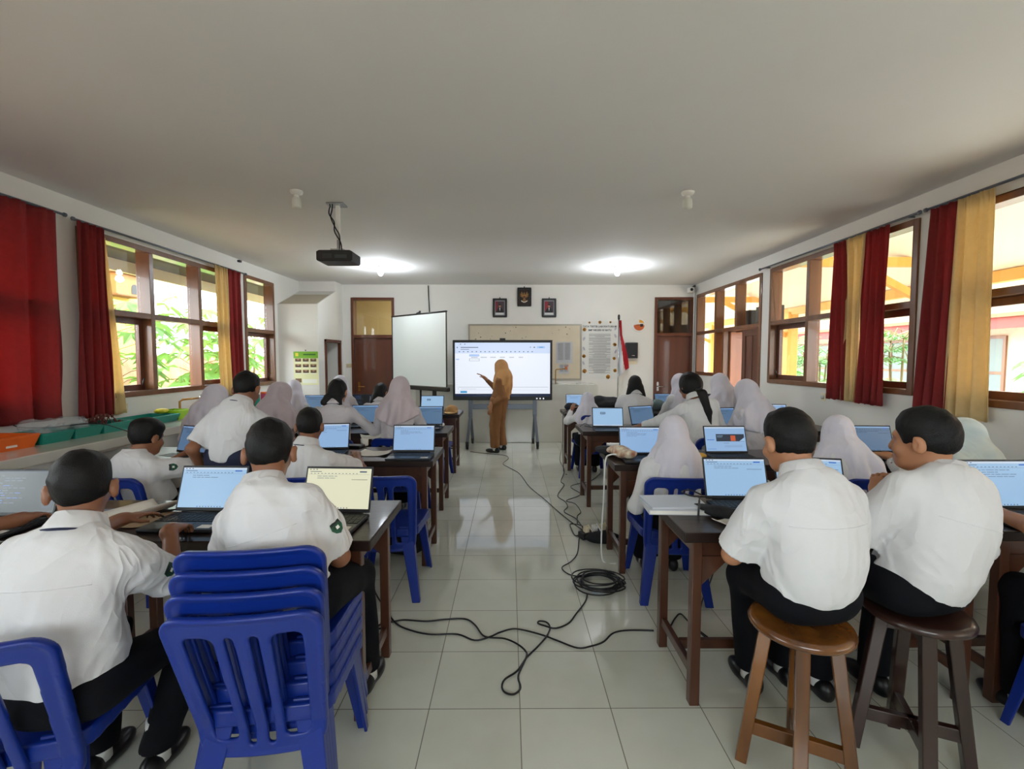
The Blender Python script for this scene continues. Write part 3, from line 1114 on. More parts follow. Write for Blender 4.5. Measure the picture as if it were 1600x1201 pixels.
        for a_ in range(3):
            b_, c_ = (a_ + 1) % 3, (a_ + 2) % 3
            s0 = [slice(None)] * 3; s1 = [slice(None)] * 3
            s0[a_] = slice(0, -1); s1[a_] = slice(1, None)
            s0[b_] = s1[b_] = slice(1, -1); s0[c_] = s1[c_] = slice(1, -1)
            s_a, s_b = S[tuple(s0)], S[tuple(s1)]
            E_ = np.argwhere(s_a != s_b)
            if not len(E_):
                continue
            inside = s_a[E_[:, 0], E_[:, 1], E_[:, 2]]
            base = E_.copy(); base[:, b_] += 1; base[:, c_] += 1
            def at(db, dc):
                q = base.copy(); q[:, b_] -= db; q[:, c_] -= dc
                return idx[q[:, 0], q[:, 1], q[:, 2]]
            quad = np.stack([at(1, 1), at(0, 1), at(0, 0), at(1, 0)], 1)
            quad[~inside] = quad[~inside][:, ::-1]
            Q.append(quad)
        return V, (np.concatenate(Q) if Q else np.zeros((0, 4), np.int64))

    def build(self, name, material, parent=None, origin=(0, 0, 0), fn=None, relax=1):
        V, Q = self.mesh()
        if relax and len(Q):
            for _ in range(relax):
                s = np.zeros_like(V); n_ = np.zeros(len(V))
                for a_, b_ in ((0, 1), (1, 2), (2, 3), (3, 0)):
                    np.add.at(s, Q[:, a_], V[Q[:, b_]]); np.add.at(n_, Q[:, a_], 1)
                    np.add.at(s, Q[:, b_], V[Q[:, a_]]); np.add.at(n_, Q[:, b_], 1)
                V = V * .45 + .55 * s / np.maximum(n_, 1)[:, None]
        if fn is not None:
            V = fn(V)
        V = V - np.array(origin)
        me = bpy.data.meshes.new(name)
        me.vertices.add(len(V))
        me.vertices.foreach_set('co', V.astype(np.float32).ravel())
        me.loops.add(len(Q) * 4)
        me.loops.foreach_set('vertex_index', Q.astype(np.int32).ravel())
        me.polygons.add(len(Q))
        me.polygons.foreach_set('loop_start', np.arange(0, len(Q) * 4, 4, dtype=np.int32))
        me.polygons.foreach_set('use_smooth', np.ones(len(Q), bool))
        me.update(calc_edges=True)
        me.materials.append(material)
        o = bpy.data.objects.new(name, me)
        COL.objects.link(o)
        if parent:
            o.parent = parent
        return o


# ------------------------------------------------------------------ plastic chair
def rbox2(x, z, cx, cz, hx, hz, r):
    dx = np.abs(x - cx) - hx + r
    dz = np.abs(z - cz) - hz + r
    return np.sqrt(np.maximum(dx, 0) ** 2 + np.maximum(dz, 0) ** 2) + np.minimum(np.maximum(dx, dz), 0) - r


def make_chair(label, loc, rz, group, root=None):
    root = thing('plastic_chair', label, 'chair', loc, rz, group)
    # backrest: rounded slab with two wide side openings and two narrow ones between three slats
    F = Field((-.26, -.03, .27), (.26, .03, .86), .0052)
    X = F.ax[0][:, None, None]; Y = F.ax[1][None, :, None]; Z = F.ax[2][None, None, :]
    wd = .222 - .035 * np.clip((.83 - Z) / .5, 0, 1)
    xs = X * .222 / wd
    d = rbox2(xs, Z, 0, .565, .222, .265, .065)
    d = np.maximum(d, rbox2(xs, Z, 0, .60, .222, .40, .02) * .8)
    gaps = rbox2(np.abs(xs), Z, .122, .56, .043, .20, .025)
    gaps = np.minimum(gaps, rbox2(np.abs(xs), Z, .034, .55, .0125, .21, .012))
    d = np.maximum(d, -gaps)
    t = .009 + .006 * np.exp(-((np.maximum(rbox2(xs, Z, 0, .565, .222, .265, .065), -.03) + .008) / .008) ** 2)
    F.D = (np.maximum(d, np.abs(Y) - t) + 0 * X).astype(np.float32)

    def bend(V):
        x, y, z = V[:, 0], V[:, 1], V[:, 2]
        yy = -.185 - np.maximum(z - .40, 0) * .34 - np.minimum(z - .40, 0) * .12
        return np.stack([x, y + yy - .03 + .55 * x * x, z], 1)
    F.build('backrest', M['blue'], root, fn=bend, relax=1)
    # seat with a dished top and a turned-down rim
    F = Field((-.25, -.25, .36), (.25, .27, .47), .006)
    X = F.ax[0][:, None, None]; Y = F.ax[1][None, :, None]; Z = F.ax[2][None, None, :]
    b = rbox2(X, Y, 0, .01, .215 + .02 * np.clip(Y / .2, -1, 1), .215, .07)
    top = .437 + .10 * (X ** 2 + (Y - .02) ** 2) - .9 * np.maximum(Y - .13, 0) ** 2
    slab = np.maximum(b, np.abs(Z - top) - .006)
    rim = np.maximum(np.abs(b + .006) - .006, np.maximum(Z - top, (.395 - Z)))
    F.D = np.minimum(slab, rim).astype(np.float32)
    F.build('seat', M['blue'], root)
    for sx in (-1, 1):
        for fr in (1, -1):
            m = MB()
            if fr > 0:
                a, b_ = Vector((.195 * sx, .18, .425)), Vector((.235 * sx, .245, 0))
                wa, wb = .075, .042
            else:
                a, b_ = Vector((.165 * sx, -.185, .455)), Vector((.225 * sx, -.285, 0))
                wa, wb = .085, .05
            pts = []
            for p, w_ in ((a, wa), (b_, wb)):
                o1 = [(0, 0), (-sx * w_, 0), (-sx * w_, -fr * .012), (-sx * .012, -fr * .012), (-sx * .012, -fr * w_ * .8), (0, -fr * w_ * .8)]
                pts += [p + Vector((u, v, 0)) for u, v in o1]
            fs = [(i, (i + 1) % 6, 6 + (i + 1) % 6, 6 + i) for i in range(6)] + [(5, 4, 3, 2, 1, 0), (6, 7, 8, 9, 10, 11)]
            m.add(pts, fs)
            m.build('leg', M['blue'], root, bevel=.004)
    return root


CHAIR = None


def chair(label, loc, rz=0.0, group='blue plastic chairs', tilt=0):
    global CHAIR
    if CHAIR is None:
        CHAIR = make_chair(label, loc, rz, group)
        return CHAIR
    c = copy_tree(CHAIR)
    c.location = loc
    c.rotation_euler = (0, 0, rz)
    c['label'] = label
    c['group'] = group
    return c


# ------------------------------------------------------------------ wooden stool
def stool(label, loc, rz, m, h=.60, r=.168, name='wooden_stool', group=None):
    root = thing(name, label, 'stool', loc, rz, group)
    b = MB()
    b.lathe([(.02, h - .034), (r - .012, h - .034), (r, h - .026), (r + .002, h - .016), (r - .004, h - .004), (r - .02, h), (.01, h - .003)], 40)
    b.build('seat', m, root)
    for k in range(4):
        a = k * math.pi / 2
        d = Vector((math.cos(a), math.sin(a), 0))
        b = MB()
        b.bar(d * .105 + Vector((0, 0, h - .034)), d * .180, .044, .044, up=d, w2=.044, h2=.040)
        b.build('leg', m, root, bevel=.004)
    for k in range(2):
        a = k * math.pi / 2
        d = Vector((math.cos(a), math.sin(a), 0))
        b = MB(); b.bar(d * -.15 + Vector((0, 0, .145 + .0 * k)), d * .15 + Vector((0, 0, .145)), .028, .05); b.build('stretcher', m, root, bevel=.003)
        b = MB(); b.bar(d * -.105 + Vector((0, 0, h - .066)), d * .105 + Vector((0, 0, h - .066)), .026, .06); b.build('apron', m, root, bevel=.003)
    return root


# ------------------------------------------------------------------ lab tables
def desk(label, x0, x1, y0, y1, group, zt=.80):
    cx, cy = (x0 + x1) / 2, (y0 + y1) / 2
    root = thing('lab_table', label, 'table', (cx, cy, 0), 0, group)
    hx, hy = (x1 - x0) / 2, (y1 - y0) / 2
    m = MB(); m.box((0, 0, zt - .0225), (2 * hx, 2 * hy, .045)); m.build('tabletop', M['desk'], root, bevel=.005)
    m = MB()
    for s in (-1, 1):
        m.box((0, s * (hy - .075), zt - .085), (2 * hx - .16, .022, .08))
        m.box((s * (hx - .085), 0, zt - .085), (.022, 2 * hy - .15, .08))
    m.build('apron', M['deskleg'], root)
    for sx in (-1, 1):
        for sy in (-1, 1):
            m = MB()
            lx, ly = sx * (hx - .075), sy * (hy - .065)
            m.bar((lx, ly, zt - .046), (lx, ly, 0), .044, .044, up=(0, 1, 0))
            m.build('leg', M['deskleg'], root, bevel=.004)
        m = MB(); m.bar((sx * (hx - .075), -hy + .09, .145), (sx * (hx - .075), hy - .09, .145), .026, .045); m.build('stretcher', M['deskleg'], root, bevel=.003)
        for sy in (-1, 1):
            m = MB()
            lx, ly = sx * (hx - .098), sy * (hy - .065)
            m.prism([(0, 0), (-sx * .13, 0), (0, -.13)], .02, lambda a, b, c, lx=lx, ly=ly: (lx + a, ly - .01 + c, zt - .126 + b + .0))
            m.build('bracket', M['deskleg'], root)
    m = MB(); m.bar((-hx + .09, 0, .145), (hx - .09, 0, .145), .026, .045); m.build('stretcher', M['deskleg'], root, bevel=.003)
    return root


G_L, G_R = 'lab tables of the left rows', 'lab tables of the right rows'
ROWS_L = [(1.85, 2.40, -.565), (3.33, 3.88, -.555), (4.60, 5.15, -.62), (6.15, 6.72, -.67)]
ROWS_R = [(1.93, 2.48, .745), (3.20, 3.75, .735), (4.70, 5.25, .75), (6.28, 6.84, .75)]
RN = ['nearest', 'second nearest', 'third', 'farthest']
for i, (a, b, x) in enumerate(ROWS_L):
    desk('lab table of the %s left row, its end standing at the centre aisle' % RN[i], x - 1.33, x, a, b, G_L)
    desk('lab table of the %s left row, between white bench and aisle table' % RN[i], max(x - 2.67, -3.26), x - 1.34, a + .01, b + .01, G_L)
for i, (a, b, x) in enumerate(ROWS_R):
    desk('lab table of the %s right row, its end standing at the centre aisle' % RN[i], x, x + 1.35, a, b, G_R)
    desk('lab table of the %s right row, between aisle table and courtyard wall' % RN[i], x + 1.36, x + 2.71, a + .01, b + .01, G_R)

# ------------------------------------------------------------------ laptops
SCR = dict(
    sheet=emit('screen_blue_white', '#a6cdf2', .84), doc=emit('screen_pale_blue', '#9cc3f0', .80), cream=emit('screen_cream', '#f0efcf', .9), dim=emit('screen_dim_blue', '#6f95bd', .55),
    code=emit('screen_dark', '#15181f', .5), bar=emit('screen_toolbar', '#d7e6f8', .85), text=emit('screen_text', '#6a7f98', .55), ink=emit('screen_ink', '#1e2a44', .5),
    blue=emit('screen_accent', '#3d78d6', .8), banner=emit('screen_banner', '#233b55', .5), orange=emit('screen_orange', '#d8603a', .8), wht=emit('screen_white', '#f4f8ff', 1.0),
    teal=emit('screen_teal_dark', '#1c3c58', .55), grn=emit('screen_green', '#b7e3bd', .9))
SLOT = list(SCR.keys())
SMATS = list(SCR.values())


def ui(mb, w, h, mode, fn, rng):
    """screen content as thin flat layers; fn(x, y, layer)"""
    def R(x0, y0, x1, y1, s, l=1):
        mb.add([fn(x0 * w, y0 * h, l), fn(x1 * w, y0 * h, l), fn(x1 * w, y1 * h, l), fn(x0 * w, y1 * h, l)], [(0, 1, 2, 3)], SLOT.index(s))
    base = {'sheet': 'sheet', 'doc': 'doc', 'cream': 'cream', 'dim': 'dim', 'code': 'code', 'home': 'sheet', 'banner': 'doc'}[mode]
    R(0, 0, 1, 1, base, 0)
    if mode in ('sheet', 'doc', 'cream', 'dim'):
        t = 'text' if mode != 'dim' else 'ink'
        if mode != 'cream':
            R(0, .955, 1, 1, 'bar' if mode != 'dim' else 'doc')
        for k in range(3):
            R(.03 + .05 * k, .965, .055 + .05 * k, .985, t, 2)
        R(.04, .915, .22, .93, t, 2)
        R(.82, .905, .93, .94, 'blue' if mode != 'cream' else 'text', 2)
        for k in range(14):
            R(.05 + .055 * k, .868, .072 + .055 * k, .882, t, 2)
        R(.02, .85, .98, .853, t, 2)
        n = rng.randint(2, 4)
        for r_ in range(n):
            x = .16
            for k in range(rng.randint(3, 6)):
                ww = rng.uniform(.04, .11)
                R(x, .80 - .05 * r_, x + ww, .811 - .05 * r_, t, 2)
                x += ww + .012
        if rng.random() < .6:
            R(.70, .72, .95, .729, 'ink', 2)
        for k in range(9):
            R(.30 + .045 * k, .012, .318 + .045 * k, .034, 'blue' if k % 3 == 0 else t, 2)
    elif mode == 'code':
        R(0, .955, 1, 1, 'ink', 1)
        for r_ in range(12):
            x = .08 + .03 * rng.randint(0, 3)
            for k in range(rng.randint(1, 4)):
                ww = rng.uniform(.03, .10)
                R(x, .88 - .06 * r_, x + ww, .895 - .06 * r_, rng.choice(['text', 'text', 'blue']), 2)
                x += ww + .015
        R(.80, .10, .97, .9, 'ink', 1)
        for k in range(7):
            R(.83, .82 - .1 * k, .85, .85 - .1 * k, 'wht', 2)
    elif mode == 'home':
        R(.25, .66, .42, .78, 'teal', 1)
        for k in range(4):
            R(.265 + .037 * k, .69, .29 + .037 * k, .75, 'sheet', 2)
        R(0, 0, 1, .045, 'bar', 1)
        for k in range(6):
            R(.37 + .045 * k, .012, .39 + .045 * k, .034, 'blue', 2)
    elif mode == 'banner':
        R(0, .95, 1, 1, 'bar')
        R(.27, .40, .97, .70, 'banner', 1)
        R(.63, .42, .75, .64, 'orange', 2)
        R(.29, .62, .44, .635, 'sheet', 2); R(.29, .57, .42, .58, 'sheet', 2)
        mb.add([fn(.84 * w, .41 * h, 2), fn(.97 * w, .41 * h, 2), fn(.97 * w, .56 * h, 2)], [(0, 1, 2)], SLOT.index('sheet'))
        R(.04, .45, .22, .48, 'blue', 2)
        R(.45, .32, .58, .335, 'text', 2)
        for k in range(2):
            R(.46, .22 - .05 * k, .90, .228 - .05 * k, 'text', 2)
        R(.04, .08, .25, .095, 'blue', 2)


LAP_N = 0


def laptop(label, hinge, yaw, mode, ang=108, group='laptops on the lab tables', w=.325, dpt=.225, shell=None):
    """hinge: world point of the hinge line centre on the table; the screen faces local -Y"""
    global LAP_N
    LAP_N += 1
    rng = random.Random(LAP_N)
    root = thing('laptop', label, 'laptop', hinge, yaw, group)
    shell = shell or M['laptop']
    m = MB(); m.box((0, -dpt / 2, .009), (w, dpt, .016)); m.build('base', shell, root, bevel=.004)
    m = MB()
    for r_ in range(5):
        for k in range(13):
            m.box((-w * .44 + w * .0735 * k, -.035 - .0215 * r_, .0182), (w * .062, .017, .0024))
    kb = m.build('keyboard', M['keys'], root)
    m = MB(); m.box((-.01, -dpt * .80, .0175), (w * .33, dpt * .30, .0012)); m.build('touchpad', mat('touchpad', '#26282e', .35), root)
    m = MB(); m.box((w * .36, -dpt * .84, .0176), (w * .17, dpt * .17, .0008)); m.build('sticker', M['paper'], root)
    a = math.radians(ang)
    up = Vector((0, -math.cos(a), math.sin(a)))            # along the lid
    nrm = Vector((0, -math.sin(a), -math.cos(a)))           # towards the user
    hgt = dpt * .94
    R = Matrix((Vector((1, 0, 0)), -nrm, up)).transposed()
    o = Vector((0, .002, .016))
    m = MB(); m.box(o + up * (hgt / 2 + .004), (w, .007, hgt), R); m.build('screen_lid', shell, root, bevel=.003)
    m = MB()
    sw, sh = w - .016, hgt - .026
    ui(m, sw, sh, mode, lambda x, y, l: o + Vector((1, 0, 0)) * (x - sw / 2) + up * (y + .020) + nrm * (.0042 + .0004 * l), rng)
    m.build('display', SMATS, root)
    m = MB(); m.tube([(-w * .4, .003, .014), (w * .4, .003, .014)], .006, 8); m.build('hinge', M['black'], root)
    return root


ZD = .801


def lap_at(label, px, py, yaw, mode, ang=108, **k):
    return laptop(label, PZ(px, py, ZD + .015) - Vector((0, 0, .015)), math.radians(yaw), mode, ang, **k)

# ------------------------------------------------------------------ people
def V3(*a):
    return Vector(a)


def frame_from(fwd, up):
    up = up.normalized()
    f = (fwd - up * fwd.dot(up)).normalized()
    r = f.cross(up)
    return Matrix((r, f, up)).transposed()      # columns right, forward, up


def ik(a, b, l1, l2, pole):
    d = b - a
    L = d.length
    mx = (l1 + l2) * .995
    if L > mx:
        b = a + d * (mx / L)
        d = b - a
        L = mx
    u = d.normalized()
    x = (l1 * l1 - l2 * l2 + L * L) / (2 * L)
    h = math.sqrt(max(l1 * l1 - x * x, 1e-6))
    p = pole - u * pole.dot(u)
    p.normalize()
    return a + u * x + p * h, b


def add_hand(F, w_, d, n, side, s=1.0, curl=.45, point=False):
    """w_ wrist, d direction of the fingers, n back-of-hand normal, side +1 right hand / -1 left hand"""
    d = d.normalized()
    n = (n - d * n.dot(d)).normalized()
    x = d.cross(n) * side               # towards the little finger on a right hand seen from behind
    x = -x
    # x now points to the thumb side
    R = np.array(Matrix((x, d, n)).transposed())
    F.cap(w_ - d * .03, w_ + d * .02, .025 * s, .027 * s, k=.02)
    F.ell(w_ + d * .052 * s, (.040 * s, .050 * s, .0155 * s), R, k=.016)
    spec = [(.028, .070, .0086), (.0095, .079, .0088), (-.0095, .074, .0086), (-.027, .060, .0078)]
    for i, (off, L, r) in enumerate(spec):
        c = curl + .12 * i
        if point and i == 0:
            c = .05
        elif point:
            c = 1.15
        p = w_ + d * .090 * s + x * off * s
        dd = (d + x * off * 1.6).normalized()
        ang = c * .45
        for j, f_ in enumerate((.45, .32, .25)):
            q = p + (dd * math.cos(ang) - n * math.sin(ang)) * L * f_ * s
            F.cap(p, q, r * s * (1 - .08 * j), r * s * (.94 - .08 * j), k=.004)
            p = q
            ang += c * .75
    b = w_ + d * .022 * s + x * .030 * s - n * .004
    m = b + (d * .55 + x * .62 - n * .25).normalized() * .040 * s
    e = m + (d * .9 + x * .18 - n * .25).normalized() * .032 * s
    F.cap(b, m, .0115 * s, .0100 * s, k=.012)
    F.cap(m, e, .0100 * s, .0082 * s, k=.004)


def head_prims(F, C, R, s, ears=True, k=.018):
    def P(x, y, z):
        return C + R @ (Vector((x, y, z)) * s)
    Rn = np.array(R)
    F.ell(P(0, -.012, .012), np.array((.074, .094, .092)) * s, Rn, k=k)
    F.ell(P(0, .028, -.045), np.array((.059, .062, .082)) * s, Rn, k=.02)
    F.ell(P(0, .056, -.098), np.array((.036, .037, .029)) * s, Rn, k=.03)
    F.ell(P(0, .078, .012), np.array((.046, .014, .011)) * s, Rn, k=.018)
    for sx in (-1, 1):
        F.ell(P(.030 * sx, .099, -.010), np.array((.015, .011, .010)) * s, Rn, k=.012, sub=True)
        F.ell(P(.043 * sx, .066, -.045), np.array((.02, .02, .022)) * s, Rn, k=.02)
    F.cap(P(0, .086, -.004), P(0, .102, -.042), .008 * s, .0120 * s, k=.012)
    F.ell(P(0, .096, -.049), np.array((.018, .011, .009)) * s, Rn, k=.008)
    F.ell(P(0, .090, -.074), np.array((.024, .011, .006)) * s, Rn, k=.006)
    F.ell(P(0, .088, -.085), np.array((.020, .011, .007)) * s, Rn, k=.006)
    if ears:
        for sx in (-1, 1):
            RR = np.array(R @ Matrix.Rotation(sx * -.35, 3, 'Z') @ Matrix.Rotation(-.2, 3, 'X'))
            F.ell(P(.087 * sx, -.012, -.020), np.array((.013, .022, .035)) * s, RR, k=.008)
            F.ell(P(.098 * sx, -.002, -.018), np.array((.007, .011, .019)) * s, RR, k=.006, sub=True)


HAIRV = {}


def person(label, top, hip, yaw=0.0, hy=0.0, hpitch=8, hroll=0, s=1.0, lean=None, lh=None, rh=None, lpole=None, rpole=None,
           sleeve='short', hair='short', hijab=None, shirt='shirt', legs=None, bottom='navy', skirt=False, vox=.007, skin='skin', hem=.10, shw=.168,
           lcurl=.5, rcurl=.5, lpoint=False, rpoint=False, ln=None, rn=None, badge=None, drape=None, shoes=True, bulk=1.0, tuck=False, twist=0.0, seed=None, eyes=False, group='students at the laptops',
           back=.035, blouse=True, ldir=None, rdir=None, legw=1.0):
    seed = seed if seed is not None else (hash_str(label) % 9973)
    Y = math.radians(yaw)
    fwd0 = V3(-math.sin(Y), math.cos(Y), 0)
    right0 = V3(math.cos(Y), math.sin(Y), 0)
    # head frame
    hz = math.radians(yaw + hy)
    Rh = Matrix.Rotation(hz, 3, 'Z') @ Matrix.Rotation(-math.radians(hpitch), 3, 'X') @ Matrix.Rotation(math.radians(hroll), 3, 'Y')
    C = top - Rh @ V3(0, -.012, .112) * s if hijab is None else top - Rh @ V3(0, -.012, .124) * s
    neck = C + (Rh @ V3(0, -.045, -.15)) * s + fwd0 * -.01
    # torso frame
    up = (neck - hip).normalized()
    Rt = frame_from(fwd0, up)
    r_, f_, u_ = Rt.col[0], Rt.col[1], Rt.col[2]
    T = math.radians(twist)
    rs = (r_ * math.cos(T) + f_ * math.sin(T)).normalized()
    Lt = (neck - hip).length
    waist = hip.lerp(neck, .42) - f_ * back
    chest = hip.lerp(neck, .76) - f_ * back * .8
    SL = neck - u_ * .078 * s - rs * shw * s - f_ * .008
    SR = neck - u_ * .078 * s + rs * shw * s - f_ * .008
    la, lb = .275 * s, .245 * s
    if lh is None:
        lh = hip + fwd0 * .42 * s - right0 * .12 + V3(0, 0, .2)
    if rh is None:
        rh = hip + fwd0 * .42 * s + right0 * .12 + V3(0, 0, .2)
    lpole = Vector(lpole) if lpole else (-right0 * .6 - fwd0 * .35 + V3(0, 0, -1))
    rpole = Vector(rpole) if rpole else (right0 * .6 - fwd0 * .35 + V3(0, 0, -1))
    EL, lh = ik(SL, Vector(lh), la, lb, lpole)
    ER, rh = ik(SR, Vector(rh), la, lb, rpole)
    pts = [C, neck, hip, SL, SR, EL, ER, lh, rh]
    lo = Vector([min(p[i] for p in pts) for i in range(3)]) - V3(.22, .22, .2)
    hi = Vector([max(p[i] for p in pts) for i in range(3)]) + V3(.22, .22, .2)
    # ---- body (skin): one continuous surface
    F = Field(lo, hi, vox if vox < .008 else .0085)
    head_prims(F, C, Rh, s, ears=hijab is None)
    F.cap(C + Rh @ V3(0, -.022, -.06) * s, neck - u_ * .02, .050 * s, .056 * s, k=.03)
    F.cap(neck - u_ * .04, waist, .075 * s, .085 * s, k=.05)
    F.cap(waist, hip, .085 * s, .095 * s, k=.05)
    F.cap(SL, SR, .040 * s, k=.05)
    for S_, E_, H_, sd, cu, po, nn, dd in ((SL, EL, lh, -1, lcurl, lpoint, ln, ldir), (SR, ER, rh, 1, rcurl, rpoint, rn, rdir)):
        F.cap(S_, E_, .044 * s, .036 * s, k=.03)
        F.cap(E_, H_, .037 * s, .025 * s, k=.02)
        d = Vector(dd) if dd else (H_ - E_)
        n = Vector(nn) if nn else V3(0, 0, 1)
        add_hand(F, H_, d, n, sd, s * .93, cu, po)
    org = V3(hip.x, hip.y, 0)
    body = F.build('person', M[skin], None, origin=org)
    body.location = org
    tag(body, label, 'person', group)
    # ---- shirt
    th = .012
    F = Field(lo, hi, vox)
    Rn = np.array(Rt)
    b = bulk * s
    F.ell(hip + u_ * .05, (.160 * b, .125 * b, .17 * s), Rn, k=.05)
    if hem is not None and hem > .15:
        F.cap(hip, hip - u_ * (hem + .05), .145 * s, .165 * s, k=.05)
    F.ell(waist, (.158 * b, .115 * b, .18 * s), Rn, k=.08)
    F.ell(chest, (.168 * b, .112 * b, .165 * s), Rn, k=.08)
    F.cap(SL + rs * .012, SR - rs * .012, .054 * s, k=.06)
    F.cap(neck - u_ * .035, chest, .056 * s, .09 * s, k=.05)
    cuffs = []
    for S_, E_, H_, sg in ((SL, EL, lh, -1), (SR, ER, rh, 1)):
        if sleeve == 'short':
            e = S_.lerp(E_, .86)
            F.cap(S_ - u_ * .004, S_.lerp(E_, .45), .062 * s, .068 * s, k=.045)
            F.cap(S_.lerp(E_, .3), e, .066 * s, .074 * s, k=.03)
            cuffs.append((e, (E_ - S_).normalized(), .053 * s, .069 * s))
        else:
            F.cap(S_, E_, .060 * s, .056 * s, k=.045)
            e = E_.lerp(H_, .88)
            F.cap(E_, e, .055 * s, .042 * s, k=.025)
            cuffs.append((e, (H_ - E_).normalized(), .034 * s, .046 * s))
    if blouse:
        F.wrinkle(.0058, 9.5, seed, (1, 1, .7), ridge=True)
        F.wrinkle(.0030, 22, seed + 7, (1, 1, .6), ridge=True)
    for e, d, ri, ro in cuffs:           # flat, hollow sleeve ends
        R_ = ro + .035
        bl = F.block(e - V3(R_, R_, R_) * 1.4, e + V3(R_, R_, R_) * 1.4)
        if bl:
            sl, X, Y_, Z = bl
            t = (X - e.x) * d.x + (Y_ - e.y) * d.y + (Z - e.z) * d.z
            rr = np.sqrt(np.maximum((X - e.x) ** 2 + (Y_ - e.y) ** 2 + (Z - e.z) ** 2 - t * t, 0))
            D = F.D[sl]
            D = np.where((rr < R_), np.maximum(D, np.minimum(t, R_ - rr)), D)
            D = np.maximum(D, -np.maximum(rr - ri, -(t + .035)))
            F.D[sl] = D
    # neck hole and hem
    F.cap(neck + u_ * .055 + f_ * .012, neck + u_ * .12 + f_ * .02, .05 * s, .06 * s, k=.006, sub=True)
    if hem is not None:
        F.plane(hip - u_ * hem, -u_, k=0)
    shirt_o = F.build('shirt', M[shirt], body, origin=org)
    if vox < .007 and hijab is None:       # shoulder yoke seam across the upper back
        bv = BVHTree.FromObject(shirt_o, bpy.context.evaluated_depsgraph_get())
        sp_ = []
        for k in range(25):
            q = neck - u_ * .135 + rs * (.27 * (k / 24 - .5)) - org
            hit = bv.ray_cast(q - f_ * .4, f_, .8)
            if hit[0] is not None:
                sp_.append(hit[0] - f_ * .0006)
        if len(sp_) > 5:
            cm = MB(); cm.tube(sp_, .0013, 5); cm.build('yoke_seam', M[shirt], body)
    if hijab is None:
        ca = Rh @ V3(0, 0, 1)
        ax = (u_ * .75 + ca * .25).normalized()
        Rc = frame_from(fwd0, (ax + f_ * .30).normalized())
        cm = MB()
        cm.lathe([(.060, -.012), (.0585, .022), (.062, .032), (.067, .030), (.085, -.012), (.090, -.026), (.085, -.028), (.066, -.020)], 32, neck + u_ * .030 + f_ * .006 - org, Rc, sx=.98 * s, sy=1.02 * s)
        cm.build('collar', M[shirt], body)
        if sleeve == 'short':
            cm = MB()
            cm.lathe([(.0870, -.0325), (.0925, -.0300), (.0915, -.0255), (.0865, -.0270)], 32, neck + u_ * .030 + f_ * .006 - org, Rc, sx=.98 * s, sy=1.02 * s)
            cm.build('neck_band', M['navy2'], body)
    # ---- hair or hijab
    if hijab is None:
        hair_mesh(body, hair, C, Rh, s, org, vox, seed, neck, u_, f_, rs)
    else:
        hijab_mesh(body, hijab, C, Rh, s, org, vox, seed, neck, u_, f_, rs, SL, SR, drape or {})
    if eyes:
        for sx in (-1, 1):
            e = MB()
            e.ell(C + Rh @ V3(.030 * sx, .0655, -.010) * s - org, (.0115 * s,) * 3, 12, 8)
            e.ell(C + Rh @ V3(.030 * sx, .0715, -.010) * s - org, (.0058 * s,) * 3, 10, 6, mi=1)
            e.build('eye', [M['eye'], M['black']], body)
    # ---- trousers or skirt, shoes
    if legs is None:
        kl = hip + fwd0 * .40 * s - right0 * .10 + V3(0, 0, -.02)
        kr = hip + fwd0 * .40 * s + right0 * .10 + V3(0, 0, -.02)
        legs = (kl, V3(kl.x, kl.y, .085) + fwd0 * -.02, kr, V3(kr.x, kr.y, .085) + fwd0 * -.02)
    kl, fl_, kr, fr = [Vector(p) for p in legs]
    pts = [hip, kl, fl_, kr, fr]
    lo = Vector([min(p[i] for p in pts) for i in range(3)]) - V3(.2, .2, .1)
    hi = Vector([max(p[i] for p in pts) for i in range(3)]) + V3(.2, .2, .18)
    F = Field(lo, hi, max(vox, .008))
    Rp = np.array(frame_from(fwd0, V3(0, 0, 1)))
    F.ell(hip - V3(0, 0, .005), (.150 * s * bulk, .125 * s * bulk, .105 * s), Rp, k=.05)
    hl, hr = hip - right0 * .085 * s, hip + right0 * .085 * s
    kk = .05 if not skirt else .16
    w1 = legw if not skirt else 1.25
    for h0, k0, f0 in ((hl, kl, fl_), (hr, kr, fr)):
        F.cap(h0, k0, .088 * s * w1, .068 * s * w1, k=kk)
        F.cap(k0, f0 - V3(0, 0, .0), .068 * s * w1, .062 * s * w1, k=.03 if not skirt else .12)
    if hem is not None and tuck is False:
        F.plane(hip + u_ * .06, u_, k=.01)
    elif tuck:
        F.plane(hip + u_ * .075, u_, k=.008)
    F.wrinkle(.003, 16, seed + 3)
    F.plane((0, 0, min(fl_.z, fr.z) - .0), (0, 0, -1))
    F.build('skirt' if skirt else 'trousers', M[bottom], body, origin=org)
    if shoes:
        for k0, f0 in ((kl, fl_), (kr, fr)):
            g = V3(f0.x, f0.y, 0)
            m = MB()
            m.lathe([(.040, -.02), (.038, .03), (.036, .10), (.034, .14)], 14, V3(f0.x, f0.y, f0.z - .03) - org)
            m.build('sock', M['sock'], body)
            Fs = Field(g - V3(.2, .2, .02), g + V3(.2, .2, .14), .008)
            Rf = np.array(Rp)
            Fs.ell(g - fwd0 * .035 + V3(0, 0, .045), (.037, .052, .052), Rf, k=.03)
            Fs.ell(g + fwd0 * .075 + V3(0, 0, .032), (.045, .095, .036), Rf, k=.03)
            Fs.plane((0, 0, .004), (0, 0, -1))
            Fs.build('shoe', M['shoe'], body, origin=org)
